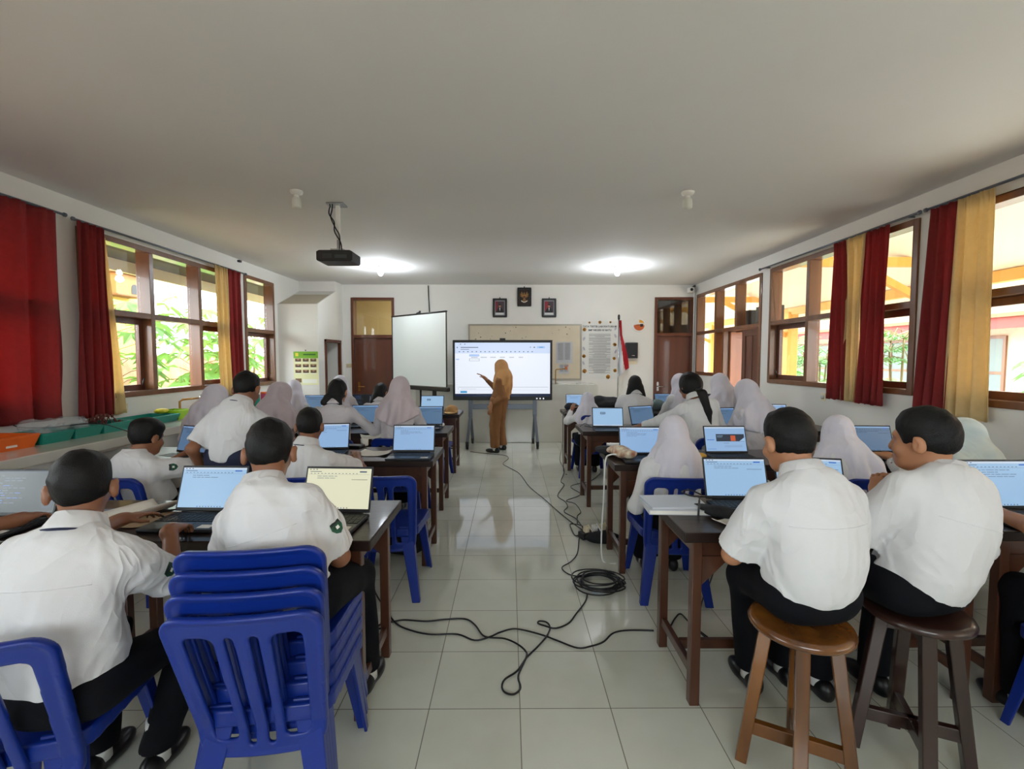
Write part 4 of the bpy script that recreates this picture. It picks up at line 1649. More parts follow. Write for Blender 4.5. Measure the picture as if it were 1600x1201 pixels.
    if badge:
        bvh = BVHTree.FromObject(shirt_o, bpy.context.evaluated_depsgraph_get())
        for which, frac, out in badge:
            S_, E_ = (SL, EL) if which == 'l' else (SR, ER)
            p = S_.lerp(E_, frac)
            out = Vector(out).normalized()
            ad = (E_ - S_).normalized()
            out = (out - ad * out.dot(ad)).normalized()
            ac = ad.cross(out)
            c0 = p + out * .066 * s
            outline = [(-.020, -.020), (.020, -.020), (.023, .004), (.014, .020), (0, .028), (-.014, .020), (-.023, .004)]

            def proj(a, t, off):
                q = c0 + ac * a + ad * t
                hit = bvh.ray_cast(q + out * .05 - org, -out, .12)
                return (hit[0] if hit[0] is not None else q - org) + out * off
            m = MB()
            for poly, off, mi in ((outline, .0025, 0), ([(-.018, -.019), (.018, -.019), (.020, -.009), (-.020, -.009)], .004, 1), ([(-.006, -.004), (.006, -.004), (.006, .008), (-.006, .008)], .004, 2)):
                cx = sum(a for a, t in poly) / len(poly)
                cy = sum(t for a, t in poly) / len(poly)
                n, st = len(poly), 5
                vs = [proj(cx + (a - cx) * j / st, cy + (t - cy) * j / st, off) for j in range(st + 1) for a, t in poly]
                m.add(vs, [(j * n + i, j * n + (i + 1) % n, (j + 1) * n + (i + 1) % n, (j + 1) * n + i) for j in range(st) for i in range(n)], mi)
            m.build('sleeve_badge', [M['badge'], M['black'], M['paper']], body)
    return body


def hash_str(t):
    h = 7
    for ch in t:
        h = (h * 31 + ord(ch)) % 1000003
    return h


def hair_mesh(body, kind, C, R, s, org, vox, seed, neck, u_, f_, rs):
    def P(x, y, z):
        return C + R @ (Vector((x, y, z)) * s)
    Rn = np.array(R)
    q = V3(.2, .2, .2)
    ext = V3(0, 0, 0)
    lo, hi = C - q, C + q
    if kind != 'short':
        lo = lo - V3(.1, .1, .42)
    F = Field(lo, hi, min(vox, .006) if kind == 'short' else vox)
    if kind in ('short', 'flat'):
        F.ell(P(0, -.015, .018), np.array((.0805, .104, .102)) * s, Rn, k=.01)
        F.ell(P(0, .004, .055), np.array((.066, .074, .056)) * s, Rn, k=.03)
        if kind == 'flat':
            F.ell(P(0, -.01, .06), np.array((.082, .10, .06)) * s, Rn, k=.03)
        # face, temples, ears and nape are cut free
        F.ell(P(0, .125, -.038), np.array((.12, .080, .112)) * s, Rn, k=.012, sub=True)
        for sx in (-1, 1):
            F.ell(P(.100 * sx, .020, -.058), np.array((.040, .052, .055)) * s, Rn, k=.014, sub=True)
        n = R @ V3(0, .30, -1)
        F.plane(P(0, -.06, -.098), n, k=.02)
        F.wrinkle(.0014, 75, seed)
        F.wrinkle(.0008, 150, seed + 1)
    else:
        F.ell(P(0, -.016, .016), np.array((.089, .110, .107)) * s, Rn, k=.01)
        F.ell(P(0, -.06, -.03), np.array((.078, .062, .09)) * s, Rn, k=.03)
        F.ell(P(0, .125, -.04), np.array((.085, .075, .105)) * s, Rn, k=.012, sub=True)
        if kind == 'pony':
            a = P(.0, -.115, -.055)
            F.ell(P(0, -.03, .0), np.array((.098, .112, .112)) * s, Rn, k=.02)
            F.cap(a, a + R @ V3(.0, -.02, -.06), .026, .034, k=.02)
            b = a + R @ V3(.0, -.045, -.06)
            F.cap(b, b - u_ * .17 - f_ * .03, .040, .036, k=.02)
            F.cap(b - u_ * .17 - f_ * .03, b - u_ * .31 - f_ * .03, .035, .014, k=.02)
            F.plane(P(0, 0, -.30), R @ V3(0, 0, -1)) if False else None
        elif kind == 'bun':
            F.cap(P(-.055, -.10, -.075), P(-.085, -.11, -.12), .04, .034, k=.015)
            F.cap(P(.03, -.085, -.06), P(.06, -.09, -.14), .045, .026, k=.02)
        elif kind == 'long':
            for sx in (-1, 1):
                F.cap(P(.05 * sx, -.06, -.05), P(.085 * sx, -.06, -.16), .05, .042, k=.03)
                F.cap(P(.085 * sx, -.06, -.16), neck + rs * .135 * sx - u_ * .06 - f_ * .03, .036, .012, k=.02)
        elif kind == 'braid':
            F.cap(P(-.02, -.105, -.07), P(-.06, -.12, -.15), .042, .03, k=.02)
        F.wrinkle(.0022, 70, seed, (1, 1, .25))
        F.ell(P(0, .02, -.13), np.array((.055, .06, .075)) * s, Rn, k=.02, sub=True)
    F.build('hair', M['hair'], body, origin=org)
    if kind == 'pony':
        m = MB()
        a = P(.0, -.115, -.055) + R @ V3(.0, -.004, -.012)
        m.lathe([(.030, -.012), (.036, -.006), (.036, .006), (.030, .012)], 16, a - org, R)
        m.build('hair_tie', M['black'], body)


def hijab_mesh(body, colour, C, R, s, org, vox, seed, neck, u_, f_, rs, SL, SR, dr):
    def P(x, y, z):
        return C + R @ (Vector((x, y, z)) * s)
    Rn = np.array(R)
    back_len = dr.get('back', .24)
    side_len = dr.get('side', .10)
    spread = dr.get('spread', 1.0)
    lo = C - V3(.34, .34, .62)
    hi = C + V3(.34, .34, .2)
    F = Field(lo, hi, min(vox, .008))
    F.ell(P(0, -.010, .008), np.array((.096, .118, .118)) * s, Rn, k=.01)
    F.ell(P(0, .012, -.055), np.array((.083, .085, .10)) * s, Rn, k=.04)
    F.cap(P(0, -.03, -.05), neck - u_ * .02 - f_ * .005, .080 * s, .088 * s, k=.05)
    base = neck - u_ * .10
    for sg, S_ in ((-1, SL), (1, SR)):
        F.cap(neck - u_ * .0, S_.lerp(neck, .30 if spread <= 1 else .12) - u_ * .03, .078 * s, .074 * s * spread, k=.055)
    F.cap(neck - f_ * .03 - u_ * .02, neck - u_ * back_len - f_ * .055 * (1 + .3 * spread), .105 * s, .112 * s * spread, k=.09)
    F.cap(neck + f_ * .03, neck - u_ * .16 + f_ * .05, .09 * s, .10 * s, k=.08)
    for sg in (-1, 1):
        F.cap(neck + rs * sg * .05 - u_ * .02, neck + rs * sg * .11 * spread - u_ * (back_len * .72) - f_ * .04, .085 * s, .085 * s * spread, k=.08)
    # radiating folds
    rng = np.random.RandomState(seed)
    X = F.ax[0][:, None, None]; Y = F.ax[1][None, :, None]; Z = F.ax[2][None, None, :]
    dx, dy, dz = X - neck.x, Y - neck.y, Z - neck.z
    lr = dx * rs.x + dy * rs.y + dz * rs.z
    lf = dx * f_.x + dy * f_.y + dz * f_.z
    lu = dx * u_.x + dy * u_.y + dz * u_.z
    an = np.arctan2(lr, -lf + .02)
    a1, a2, a3 = rng.uniform(0, 6.28, 3)
    amp = .013 * np.clip((.10 - lu) / .22, 0, 1)
    F.D = (F.D + amp * (np.sin(7 * an + a1 + 1.2 * np.sin(2 * an + a2) + 9 * lu) + .6 * np.sin(13 * an + a3 - 14 * lu))).astype(np.float32)
    F.wrinkle(.0016, 34, seed + 5)
    # hem: longer at the back centre, shorter on the shoulders
    hemd = -lu - (back_len + .02 - (back_len - side_len) * np.clip(np.abs(lr) / .21, 0, 1) ** dr.get('pw', 1.3) + .004 * np.sin(lr * 30 + a1))
    F.D = np.maximum(F.D, hemd).astype(np.float32)
    # face opening
    F.ell(P(0, .125, -.030), np.array((.064, .07, .088)) * s, Rn, k=.008, sub=True)
    F.build('hijab', M[colour], body, origin=org)

# ------------------------------------------------------------------ chairs and stools
for i in range(4):
    chair(['bottom chair of the stack of four blue plastic chairs, nearest the camera', 'second chair from the bottom in the stack of four blue plastic chairs',
           'third chair from the bottom in the stack of four blue plastic chairs', 'top chair of the stack of four, with a boy sitting on it'][i],
          (-.795 - .010 * i, 1.60 + .034 * i, .048 * i), math.radians(7), 'stack of four blue plastic chairs')
chair('blue plastic chair at the lower left corner under the boy with raised elbow', (-1.47, 1.44, 0), math.radians(14))
chair('blue plastic chair behind the boy who turns to the right by the white bench', (-2.39, 3.10, 0), math.radians(-6))
chair('empty blue plastic chair at the aisle end of the second left table', (-.80, 3.13, 0), math.radians(2))
chair('blue plastic chair under the boy writing at the second left table', (-1.36, 3.10, 0), 0)
chair('blue plastic chair under the girl in a white hijab at the second right table', (1.06, 3.08, 0), math.radians(-4))
chair('blue plastic chair under the girl at the far right table by the aisle', (1.10, 6.2, 0), math.radians(4))
chair('blue plastic chair at the right edge of the photo, only one slanted leg showing', (2.34, 1.66, 0), math.radians(4))
chair('blue plastic chair under the girl with the long ponytail', (1.86, 4.5, 0), math.radians(8))
chair('blue plastic chair under the girl in a pale hijab before the projection screen', (-1.03, 4.48, 0), 0)
chair('empty blue plastic chair at the farthest left table, behind the pale hijab girl', (-1.0, 5.98, 0), math.radians(-4))
chair('blue plastic chair under the girl with two low hair bunches', (-1.62, 4.46, 0), 0)
chair('blue plastic chair under the girl in a mint white hijab', (2.88, 2.96, 0), 0)
chair('blue plastic chair under the girl in a white hijab leaning on the second right row', (2.22, 3.05, 0), 0)
stool('round orange-brown wooden stool with worn varnish under the boy by the aisle', (1.05, 1.62, 0), math.radians(62), M['stool'], .60)
stool('dark brown wooden stool under the boy who turns his head to the left', (1.54, 1.70, 0), math.radians(66), M['stool_dk'], .60)

# ------------------------------------------------------------------ laptops
lap_at('laptop with a dark code screen at the left edge of the photo', 28, 808, 0, 'code')
lap_at('open laptop with a pale blue screen between the two front left boys', 326, 800, -2, 'sheet')
lap_at('laptop with a cream tinted screen at the aisle end of the nearest left table', 524, 802, -3, 'cream')
lap_at('angled laptop with a dim blue screen before the boy turned to the right', 297, 709, -22, 'dim')
lap_at('laptop half hidden behind the head of the boy writing at the second left table', 512, 703, 6, 'doc')
lap_at('laptop with a bright screen at the aisle end of the second left table', 646, 707, 0, 'doc', 104)
lap_at('laptop beside the arm of the girl with two low hair bunches', 572, 662, 6, 'dim')
lap_at('laptop with a dim screen beside the elbow of the girl in a pale hijab', 668, 665, 2, 'dim')
lap_at('laptop with a blue screen at the far left before the corner pier', 492, 640, 0, 'dim')
lap_at('laptop with a dark screen behind the girl with two low hair bunches', 566, 638, 0, 'code')
lap_at('laptop showing a small dark logo on the far left table beside the tan cap', 675, 641, 0, 'home')
lap_at('laptop before the small girl in a white hijab on the far right table', 902, 638, 0, 'doc')
lap_at('laptop at the far right, left of the girl behind the ponytail', 1041, 637, 0, 'dim')
lap_at('dark-screened laptop between the ponytail girl and the long-hijab girl at the far right', 1096, 637, 0, 'code')
lap_at('laptop showing a small dark logo on the third right table by the aisle', 950, 668, -3, 'home', 106)
lap_at('slanted laptop under the outstretched arm of the girl with the long ponytail', 1006, 664, 24, 'dim')
lap_at('laptop half hidden by the sleeve of the hijab girl in the third right row', 1130, 668, 8, 'dim')
lap_at('laptop peeking out right of the hijab girl in the third right row', 1207, 660, -10, 'doc')
lap_at('laptop with a pale blue screen behind the snack bag on the second right table', 1002, 711, -2, 'doc', 104)
lap_at('laptop showing a dark banner with an orange shape on the second right row', 1136, 709, 0, 'banner')
lap_at('laptop at which a hand points, right of the boy who turns his head', 1364, 708, -4, 'dim')
lap_at('laptop in front of the boy on the orange-brown stool', 1153, 781, -2, 'sheet')
lap_at('laptop between the two boys on the stools', 1268, 779, -14, 'sheet', 112)
lap_at('laptop with a wide black bezel at the right edge of the photo', 1572, 797, 0, 'sheet', 106, w=.36, dpt=.25)

# ------------------------------------------------------------------ students on the left
person('boy at the lower left in white shirt with sleeve badge, hand on the table', PY(127, 706, 1.52), V3(-1.35, 1.36, .555), 4, hy=28, hpitch=10, s=.97, vox=.0065,
       lh=(-1.63, 1.98, .865), rh=(-1.335, 1.80, .865), rpole=(.5, -.1, -1), lpole=(-.5, 0, -1), lcurl=.3, rcurl=.5, badge=[('r', .50, (1, -.35, .25))], bulk=1.02, shw=.158, hem=.13, rdir=(-.15, 1, -.1), ldir=(.35, 1, .0),
       legs=((-1.53, 1.72, .52), (-1.53, 1.66, .10), (-1.20, 1.74, .53), (-1.31, 1.66, .10)), seed=3)
person('student at the left edge of the photo, only a hand and a sleeve showing', V3(-2.32, 1.52, 1.26), V3(-2.30, 1.38, .555), 0, vox=.0085,
       rh=(-2.06, 1.93, .865), rpole=(.7, -.3, -.5), rcurl=.35, rdir=(-.05, 1, -.05), seed=5)
person('boy on the stacked blue chairs in a white shirt with a sleeve badge', PY(422, 657, 1.73), V3(-.75, 1.60, .705), -4, hy=20, hpitch=12, s=.97, vox=.0065,
       lh=(-.98, 1.92, .865), rh=(-.74, 1.90, .87), rpole=(.5, -.15, -1), badge=[('r', .45, (1, -.5, .2))], skin='skin', hem=.06, bulk=.92, shw=.152, back=.05,
       legs=((-.90, 1.98, .60), (-.90, 1.98, .10), (-.66, 1.98, .60), (-.66, 2.10, .10)), seed=8)
person('boy turned to the right by the low white bench, arm on the table', PY(232, 655, 3.08), V3(-2.36, 3.06, .555), -24, hy=10, hpitch=12, s=.97, vox=.008, hair='flat',
       rh=(-2.02, 3.36, .85), lh=(-2.4, 3.5, .85), rpole=(.5, -.5, -.6), badge=[('r', .3, (.3, -1, .3))], bulk=1.1, seed=9, eyes=True)
_h = V3(-1.86, 3.06, .90)
person('boy standing and bending over the left table in white shirt and navy trousers', PY(388, 582, 3.26), _h, -8, hy=12, hpitch=20, s=.96, vox=.008, bottom='navy2', tuck=True, hem=.05,
       lh=PY(318, 738, 3.12), rh=(-1.62, 3.60, .86), lpole=(-.2, -1, 0), ldir=(0, .4, -1), bulk=.84, shw=.140, legs=((-1.96, 3.10, .46), (-1.96, 3.05, .10), (-1.76, 3.10, .46), (-1.76, 3.05, .10)), seed=10, eyes=True)
person('boy with cropped hair writing on paper at the second left table', PY(484, 638, 3.02), V3(-1.33, 2.94, .555), -12, hy=20, hpitch=10, s=.95, vox=.008,
       rh=PZ(558, 712, .845), lh=(-1.5, 3.4, .85), rpole=(.9, -.3, -.5), bulk=1.06, seed=11)
person('girl in a greyish hijab under the left window, left of the standing boy', PY(340, 600, 4.4), V3(-2.74, 4.25, .555), -10, hy=-20, hpitch=14, s=.95, vox=.010, hijab='hijab', shirt='shirt_in', sleeve='long', skirt=True,
       drape=dict(back=.34, side=.22, spread=1.25), seed=12)
person('girl in a pinkish hijab between the standing boy and the corner pier', PY(441, 596, 4.4), V3(-2.10, 4.22, .555), -12, hy=-22, hpitch=14, s=.97, vox=.010, hijab='hijab_pink', shirt='shirt_in', sleeve='long', skirt=True,
       drape=dict(back=.36, side=.22, spread=1.25), seed=13)
person('girl in a white hijab in the farthest left row beside the corner pier', PY(460, 593, 5.95), V3(-2.78, 5.85, .555), 0, hy=10, hpitch=12, s=.95, vox=.011, hijab='hijab', sleeve='long', skirt=True, drape=dict(back=.2, side=.12), seed=14)
person('girl with two low hair bunches in a greyish long-sleeved shirt', PY(528, 593, 4.42), V3(-1.62, 4.30, .555), -4, hy=2, hpitch=8, s=.95, vox=.010, hair='bun', shirt='shirt_in', sleeve='long', skirt=True, skin='skin_lt',
       rh=(-1.33, 4.62, .85), rpole=(.8, -.4, -.6), lh=(-1.8, 4.7, .85), bulk=1.05, seed=15)
person('girl in a white hijab behind the girl with two low hair bunches', PY(532, 586, 5.95), V3(-2.14, 5.85, .555), 0, hpitch=8, s=.96, vox=.011, hijab='hijab', sleeve='long', shirt='shirt_in', skirt=True, drape=dict(back=.24, side=.14), seed=16)
person('girl with a short dark braid in the farthest left row before the brown door', PY(596, 599, 5.95), V3(-1.66, 5.9, .52), -6, hy=-10, hpitch=10, s=.93, vox=.011, hair='braid', shirt='shirt_in', sleeve='long', skirt=True, seed=17)
person('girl in a pale hijab and grey-white shirt before the projection screen', PY(625, 587, 4.42), V3(-1.04, 4.30, .555), -4, hy=-4, hpitch=4, s=.96, vox=.010, hijab='hijab_pink', shirt='shirt_in', sleeve='long', skirt=True,
       rh=(-.90, 4.70, .85), lh=(-1.2, 4.66, .83), drape=dict(back=.20, side=.09, pw=1.0), seed=18)

# ------------------------------------------------------------------ students on the right
person('boy on the orange-brown stool in a loose white shirt, seen from behind', PY(1228, 640, 1.76), V3(1.08, 1.62, .705), 2, hy=4, hpitch=14, s=.98, vox=.0065, skin='skin_lt',
       lh=(1.00, 1.93, .86), rh=(1.22, 1.97, .86), lpole=(-.55, -.1, -1), bulk=.97, shw=.158, hem=.055, back=.055, hair='short',
       legs=((1.0, 1.92, .62), (1.13, 2.10, .10), (1.24, 2.0, .62), (1.31, 2.14, .10)), seed=21, eyes=True)
person('boy on the dark stool turning his head to the left, fist raised', PY(1447, 638, 1.76), V3(1.52, 1.68, .705), 6, hy=26, hpitch=4, s=1.0, vox=.0065, skin='skin_lt',
       lh=PY(1372, 782, 1.86), rh=(1.80, 2.02, .86), lpole=(-1, -.4, -.75), bulk=1.06, shw=.162, hem=.03, back=.05, lcurl=1.2, ldir=(.12, .2, 1), ln=(-1, -.5, .2),
       legs=((1.40, 2.02, .64), (1.42, 2.05, .10), (1.68, 2.03, .64), (1.70, 2.08, .10)), seed=22, eyes=True)
person('student at the right edge of the photo, only sleeve and hand showing', V3(2.36, 1.66, 1.30), V3(2.36, 1.56, .56), 6, vox=.0075, skin='skin_lt', sleeve='short',
       lh=(2.14, 1.99, .865), lpole=(-1, .35, -.4), rh=(2.5, 1.95, .865), lcurl=.4, ldir=(.5, .8, 0), seed=23)
person('girl in a white hijab behind the gap between the two boys on stools', PY(1308, 648, 3.15), V3(2.22, 2.95, .555), -6, hy=-12, hpitch=16, s=.97, vox=.009, hijab='hijab', sleeve='long', skirt=True, drape=dict(back=.33, side=.24, spread=1.2), seed=24)
person('girl in a mint white hijab pointing at a screen behind the dark stool', PY(1503, 652, 3.0), V3(2.88, 2.82, .555), 6, hy=8, hpitch=8, s=.99, vox=.009, hijab='hijab_mint', sleeve='long', skirt=True, skin='skin_lt',
       lh=PY(1388, 712, 3.1), lpole=(-.6, -.3, -1), lpoint=True, ldir=(-1, .35, .15), drape=dict(back=.30, side=.2, spread=1.2), seed=25)
person('girl in a white hijab on a blue chair beside the aisle, seen from behind', PY(1052, 648, 3.08), V3(1.07, 2.98, .555), -4, hy=-6, hpitch=8, s=.97, vox=.0075, hijab='hijab', sleeve='long', skirt=True,
       lh=(.95, 3.16, .66), rh=(1.2, 3.4, .85), lpole=(-.5, -.4, -1), drape=dict(back=.23, side=.10, spread=.95, pw=1.0), seed=26)
person('girl with a long black ponytail reaching her arm over the table', PY(1075, 583, 4.5), V3(1.86, 4.34, .555), 14, hy=6, hpitch=14, s=1.0, vox=.009, hair='pony', sleeve='long', skirt=True, skin='skin',
       lh=(1.36, 4.74, .85), lpole=(-.5, -.3, -.8), ldir=(-1, .25, -.1), rh=(2.05, 4.75, .85), bulk=1.08, seed=27)
person('small girl in a white hijab at the far right table beside the aisle', PY(918, 612, 6.05), V3(1.04, 5.95, .52), -4, hpitch=6, s=.90, vox=.010, hijab='hijab', sleeve='long', skirt=True, lh=(.86, 6.34, .86), rh=(1.1, 6.35, .86),
       drape=dict(back=.2, side=.08), seed=28)
person('girl with long loose black hair by the flag', PY(992, 587, 5.95), V3(1.56, 5.85, .555), -2, hy=-3, hpitch=8, s=.97, vox=.010, hair='long', sleeve='long', skirt=True, bulk=1.05, seed=29)
person('girl in a white hijab partly hidden behind the girl with the ponytail', PY(1061, 583, 5.95), V3(2.20, 5.85, .555), 8, hy=20, hpitch=8, s=.97, vox=.010, hijab='hijab', sleeve='long', skirt=True, drape=dict(back=.3, side=.16), seed=30)
person('girl in a long white hijab before the open courtyard door', PY(1122, 583, 5.6), V3(2.55, 5.45, .555), 10, hy=16, hpitch=14, s=.97, vox=.010, hijab='hijab', sleeve='long', shirt='shirt_in', skirt=True, drape=dict(back=.32, side=.24, spread=1.15), seed=31)
person('girl in a white hijab and greyish shirt in the third right row, facing left', PY(1164, 592, 4.55), V3(2.38, 4.38, .555), 16, hy=14, hpitch=12, s=.98, vox=.010, hijab='hijab', sleeve='long', shirt='shirt_in', skirt=True,
       drape=dict(back=.26, side=.20, spread=1.1), bulk=1.08, seed=32)

# ------------------------------------------------------------------ the teacher
_tp = PY(783, 561, 7.62)
person('teacher in brown uniform and tan hijab pointing at the large screen', _tp, V3(-.17, 7.66, .86), 66, hy=-6, hpitch=2, s=.99, vox=.008, hijab='tanh', shirt='khaki', sleeve='long', bottom='khaki', skin='skin_lt',
       lh=PY(767, 632, 7.48), rh=PY(757, 590, 7.85), lpole=(1, -.1, -.3), rpole=(.2, .2, -1), rpoint=False, rcurl=.25, rdir=(-1, .2, .75), ldir=(-.1, -.05, -1), lcurl=.35, ln=(-.3, -1, 0),
       hem=.26, back=.01, legw=1.3, legs=((-.24, 7.60, .46), (-.24, 7.56, .09), (-.17, 7.78, .46), (-.13, 7.80, .09)), drape=dict(back=.34, side=.16, spread=.95), seed=40, group='teacher', eyes=True, bulk=1.0)

# ------------------------------------------------------------------ curtains and their rods
def curtain(name, label, X, side, t0, t1, b0, b1, zt, zb, n, amp, material, seed, group, waist=None, parent=None):
    """hangs in the plane x = X; t0..t1 along the rod at the top, b0..b1 at the hem"""
    rng = random.Random(seed)
    ph = [rng.uniform(0, 6.28) for _ in range(4)]
    m = MB()

    def fn(u, v):
        z = zt + (zb - zt) * v
        uu = u + .03 * math.sin(2 * math.pi * (1.5 * u) + ph[0]) * v + .012 * math.sin(9 * u + 5 * v + ph[3])
        y = (t0 + (t1 - t0) * uu) * (1 - v) + (b0 + (b1 - b0) * uu) * v
        if waist:
            k = math.exp(-((v - waist[0]) / .22) ** 2) * waist[1]
            y += ((t0 + t1) / 2 - y) * k
        a = amp * (.45 + .75 * v)
        d = math.sin(2 * math.pi * n * uu + ph[1] + .5 * math.sin(3 * v + ph[2])) * a + .35 * a * math.sin(2 * math.pi * n * 1.73 * uu + ph[2] + 2 * v)
        d += .010 * math.sin(2 * math.pi * n * 3 * u) * max(0, 1 - v / .10)
        return (X - side * (.075 + d), y, z + .008 * math.sin(2 * math.pi * n * uu + ph[1]) * (v > .9))
    m.grid(110, 40, fn)
    o = m.build(name, material, parent, solid=.004)
    if parent is None:
        tag(o, label, 'curtain', group)
    return o


def rod(label, X, side, y0, y1, z, n_hooks, group='curtain rods'):
    r = thing('curtain_rod', label, 'curtain rod', (X - side * .07, (y0 + y1) / 2, z), 0, group)
    h = (y1 - y0) / 2
    m = MB(); m.tube([(0, -h, 0), (0, h, 0)], .011, 10); m.build('rail', M['grey'], r)
    for s in (-1, 1):
        m = MB(); m.tube([(0, s * (h - .12), 0), (side * .07, s * (h - .12), .0)], .008, 6); m.lathe([(.008, 0), (.018, .004), (.018, .02), (.006, .026)], 12, (0, s * h, 0), Matrix.Rotation(-s * math.pi / 2, 3, 'X')); m.build('bracket', M['grey'], r)
    return r


rod('long curtain rod over the large left window', XL, -1, 4.2, 6.86, 2.775, 0)
rod('curtain rod over the nearest left window', XL, -1, 1.3, 4.1, 2.785, 0)
rod('long curtain rod over the middle right window', XR, 1, 4.08, 6.62, 2.805, 0)
rod('curtain rod over the nearest right window', XR, 1, 1.1, 4.0, 2.805, 0)
GC = 'red and yellow window curtains'
curtain('window_curtain', 'wide dark red curtain drawn across the window at the left edge', XL, -1, 2.2, 4.06, 2.1, 4.08, 2.78, 1.03, 8, .042, M['red'], 1, GC)
curtain('window_curtain', 'dark red curtain gathered at the near end of the large left window', XL, -1, 4.21, 4.50, 4.16, 4.50, 2.77, 1.00, 4, .030, M['red'], 2, GC)
curtain('window_curtain', 'pale yellow curtain strip beside the red curtain of the large left window', XL - .045, -1, 4.40, 4.56, 4.46, 4.72, 2.70, .99, 2, .010, M['yellow'], 3, GC)
curtain('window_curtain', 'pale yellow curtain at the far end of the large left window', XL, -1, 6.13, 6.42, 6.18, 6.50, 2.77, 1.04, 3, .022, M['yellow'], 4, GC)
curtain('window_curtain', 'dark red curtain hanging at the far end of the large left window', XL, -1, 6.40, 6.74, 6.47, 6.74, 2.77, 1.04, 3, .024, M['red'], 5, GC)
curtain('window_curtain', 'dark red curtain left of the yellow one on the middle right window', XR, 1, 4.93, 5.13, 4.86, 5.16, 2.79, 1.10, 3, .024, M['red'], 6, GC)
curtain('window_curtain', 'mustard yellow curtain between two red ones on the middle right window', XR + .0, 1, 4.66, 4.96, 4.70, 4.90, 2.79, 1.10, 3, .026, M['yellow'], 7, GC, waist=(.5, .12))
curtain('window_curtain', 'dark red curtain right of the yellow one on the middle right window', XR, 1, 4.38, 4.68, 4.36, 4.73, 2.79, 1.09, 4, .028, M['red'], 8, GC)
curtain('window_curtain', 'dark red curtain at the far end of the nearest right window', XR, 1, 3.70, 3.95, 3.72, 4.02, 2.79, 1.10, 3, .026, M['red'], 9, GC)
curtain('window_curtain', 'mustard yellow curtain beside the red one on the nearest right window', XR, 1, 3.43, 3.72, 3.40, 3.74, 2.79, 1.07, 3, .026, M['yellow'], 10, GC)

# ------------------------------------------------------------------ ceiling lamps
def lamp(label, x, y, on):
    r = thing('ceiling_lamp', label, 'lamp', (x, y, ZC), 0, 'bare bulbs on the ceiling')
    m = MB(); m.lathe([(.052, 0), (.055, -.006), (.050, -.022), (.030, -.034), (.024, -.036)][::-1], 24); m.build('base', M['white'], r)
    m = MB(); m.lathe([(.020, -.06), (.021, -.034)], 18); m.build('socket', M['white'], r)
    m = MB()
    if on:
        m.lathe([(.004, -.150), (.024, -.144), (.036, -.126), (.040, -.108), (.034, -.086), (.022, -.066), (.019, -.058)], 24)
    else:
        m.lathe([(.004, -.150), (.032, -.147), (.038, -.138), (.040, -.10), (.038, -.072), (.030, -.060), (.020, -.056)], 24)
    m.build('bulb', M['led'] if on else M['lampoff'], r)
    if on:
        d = bpy.data.lights.new('bulb_light', 'POINT')
        d.energy = 26
        d.color = (.86, .93, 1.0)
        d.shadow_soft_size = .05
        o = bpy.data.objects.new('bulb_light', d)
        o.parent = r
        o.location = (0, 0, -.20)
        COL.objects.link(o)


lamp('unlit ceiling bulb nearest the projector', -1.83, 4.08, False)
lamp('unlit ceiling bulb on the right half of the ceiling', 1.54, 4.08, False)
lamp('lit bulb over the far left, before the front wall', -2.0, 7.3, True)
lamp('lit bulb over the far right, before the front wall', 1.68, 7.3, True)

# ------------------------------------------------------------------ projector on its ceiling pole
pj = thing('ceiling_projector', 'black projector hanging from a white pole under the ceiling', 'projector', (-1.60, 4.42, ZC))
m = MB(); m.box((-.01, 0, -.008), (.16, .12, .016)); m.build('ceiling_plate', M['steel'], pj, bevel=.003)
m = MB(); m.bar((0, 0, -.016), (0, 0, -.33), .034, .034, up=(0, 1, 0)); m.build('pole', M['white'], pj, bevel=.003)
m = MB(); m.bar((0, 0, -.30), (0, 0, -.42), .024, .024, up=(0, 1, 0)); m.box((0, 0, -.425), (.12, .10, .012)); m.build('bracket', M['steel'], pj)
m = MB()
m.prism([(-.165, 0), (-.15, -.012), (.15, -.012), (.165, 0), (.165, .075), (.14, .088), (-.14, .088), (-.165, .075)], .24, lambda a, b, c: (a, c - .12, -.535 + b))
pb = m.build('body', M['black'], pj, bevel=.006)
m = MB(); m.lathe([(.034, 0), (.036, .02), (.028, .022), (.026, .012)], 20, (.09, .118, -.495), Matrix.Rotation(-math.pi / 2, 3, 'X')); m.build('lens', M['dkgrey'], pj)
m = MB()
for k in range(7):
    m.box((-.10 + .012 * k, -.1205, -.50), (.006, .002, .04))
m.box((.06, -.1205, -.505), (.11, .002, .03))
m.build('vent', M['dkgrey'], pb)
for i, pts in enumerate(([(-.07, 0, -.012), (-.08, -.01, -.09), (-.03, -.02, -.17), (-.024, -.03, -.26), (.03, -.03, -.36), (.05, -.06, -.45)],
                         [(-.05, .0, -.012), (-.05, -.02, -.07), (-.06, -.02, -.13), (-.02, -.025, -.22), (.02, -.026, -.30), (.025, -.05, -.45)])):
    m = MB(); m.tube(smooth_path(pts), .006, 6); m.build('cable', M['black'], pj)

# ------------------------------------------------------------------ large touch screen on a rolling stand
tv = thing('smart_screen', 'large touch screen on a wheeled grey stand showing a spreadsheet', 'screen', (-.12, 8.14, 0))
m = MB(); m.box((0, 0, 1.345), (1.74, .07, 1.05)); m.build('bezel', M['black'], tv, bevel=.008)
m = MB()
TW, THh = 1.66, .94
yf = -.0355


def tvp(x, y, l=0):
    return (-TW / 2 + x * TW, yf - .0008 - .0006 * l, .885 + y * THh)


def tvr(x0, y0, x1, y1, s, l=1):
    m.add([tvp(x0, y0, l), tvp(x1, y0, l), tvp(x1, y1, l), tvp(x0, y1, l)], [(0, 1, 2, 3)], s)


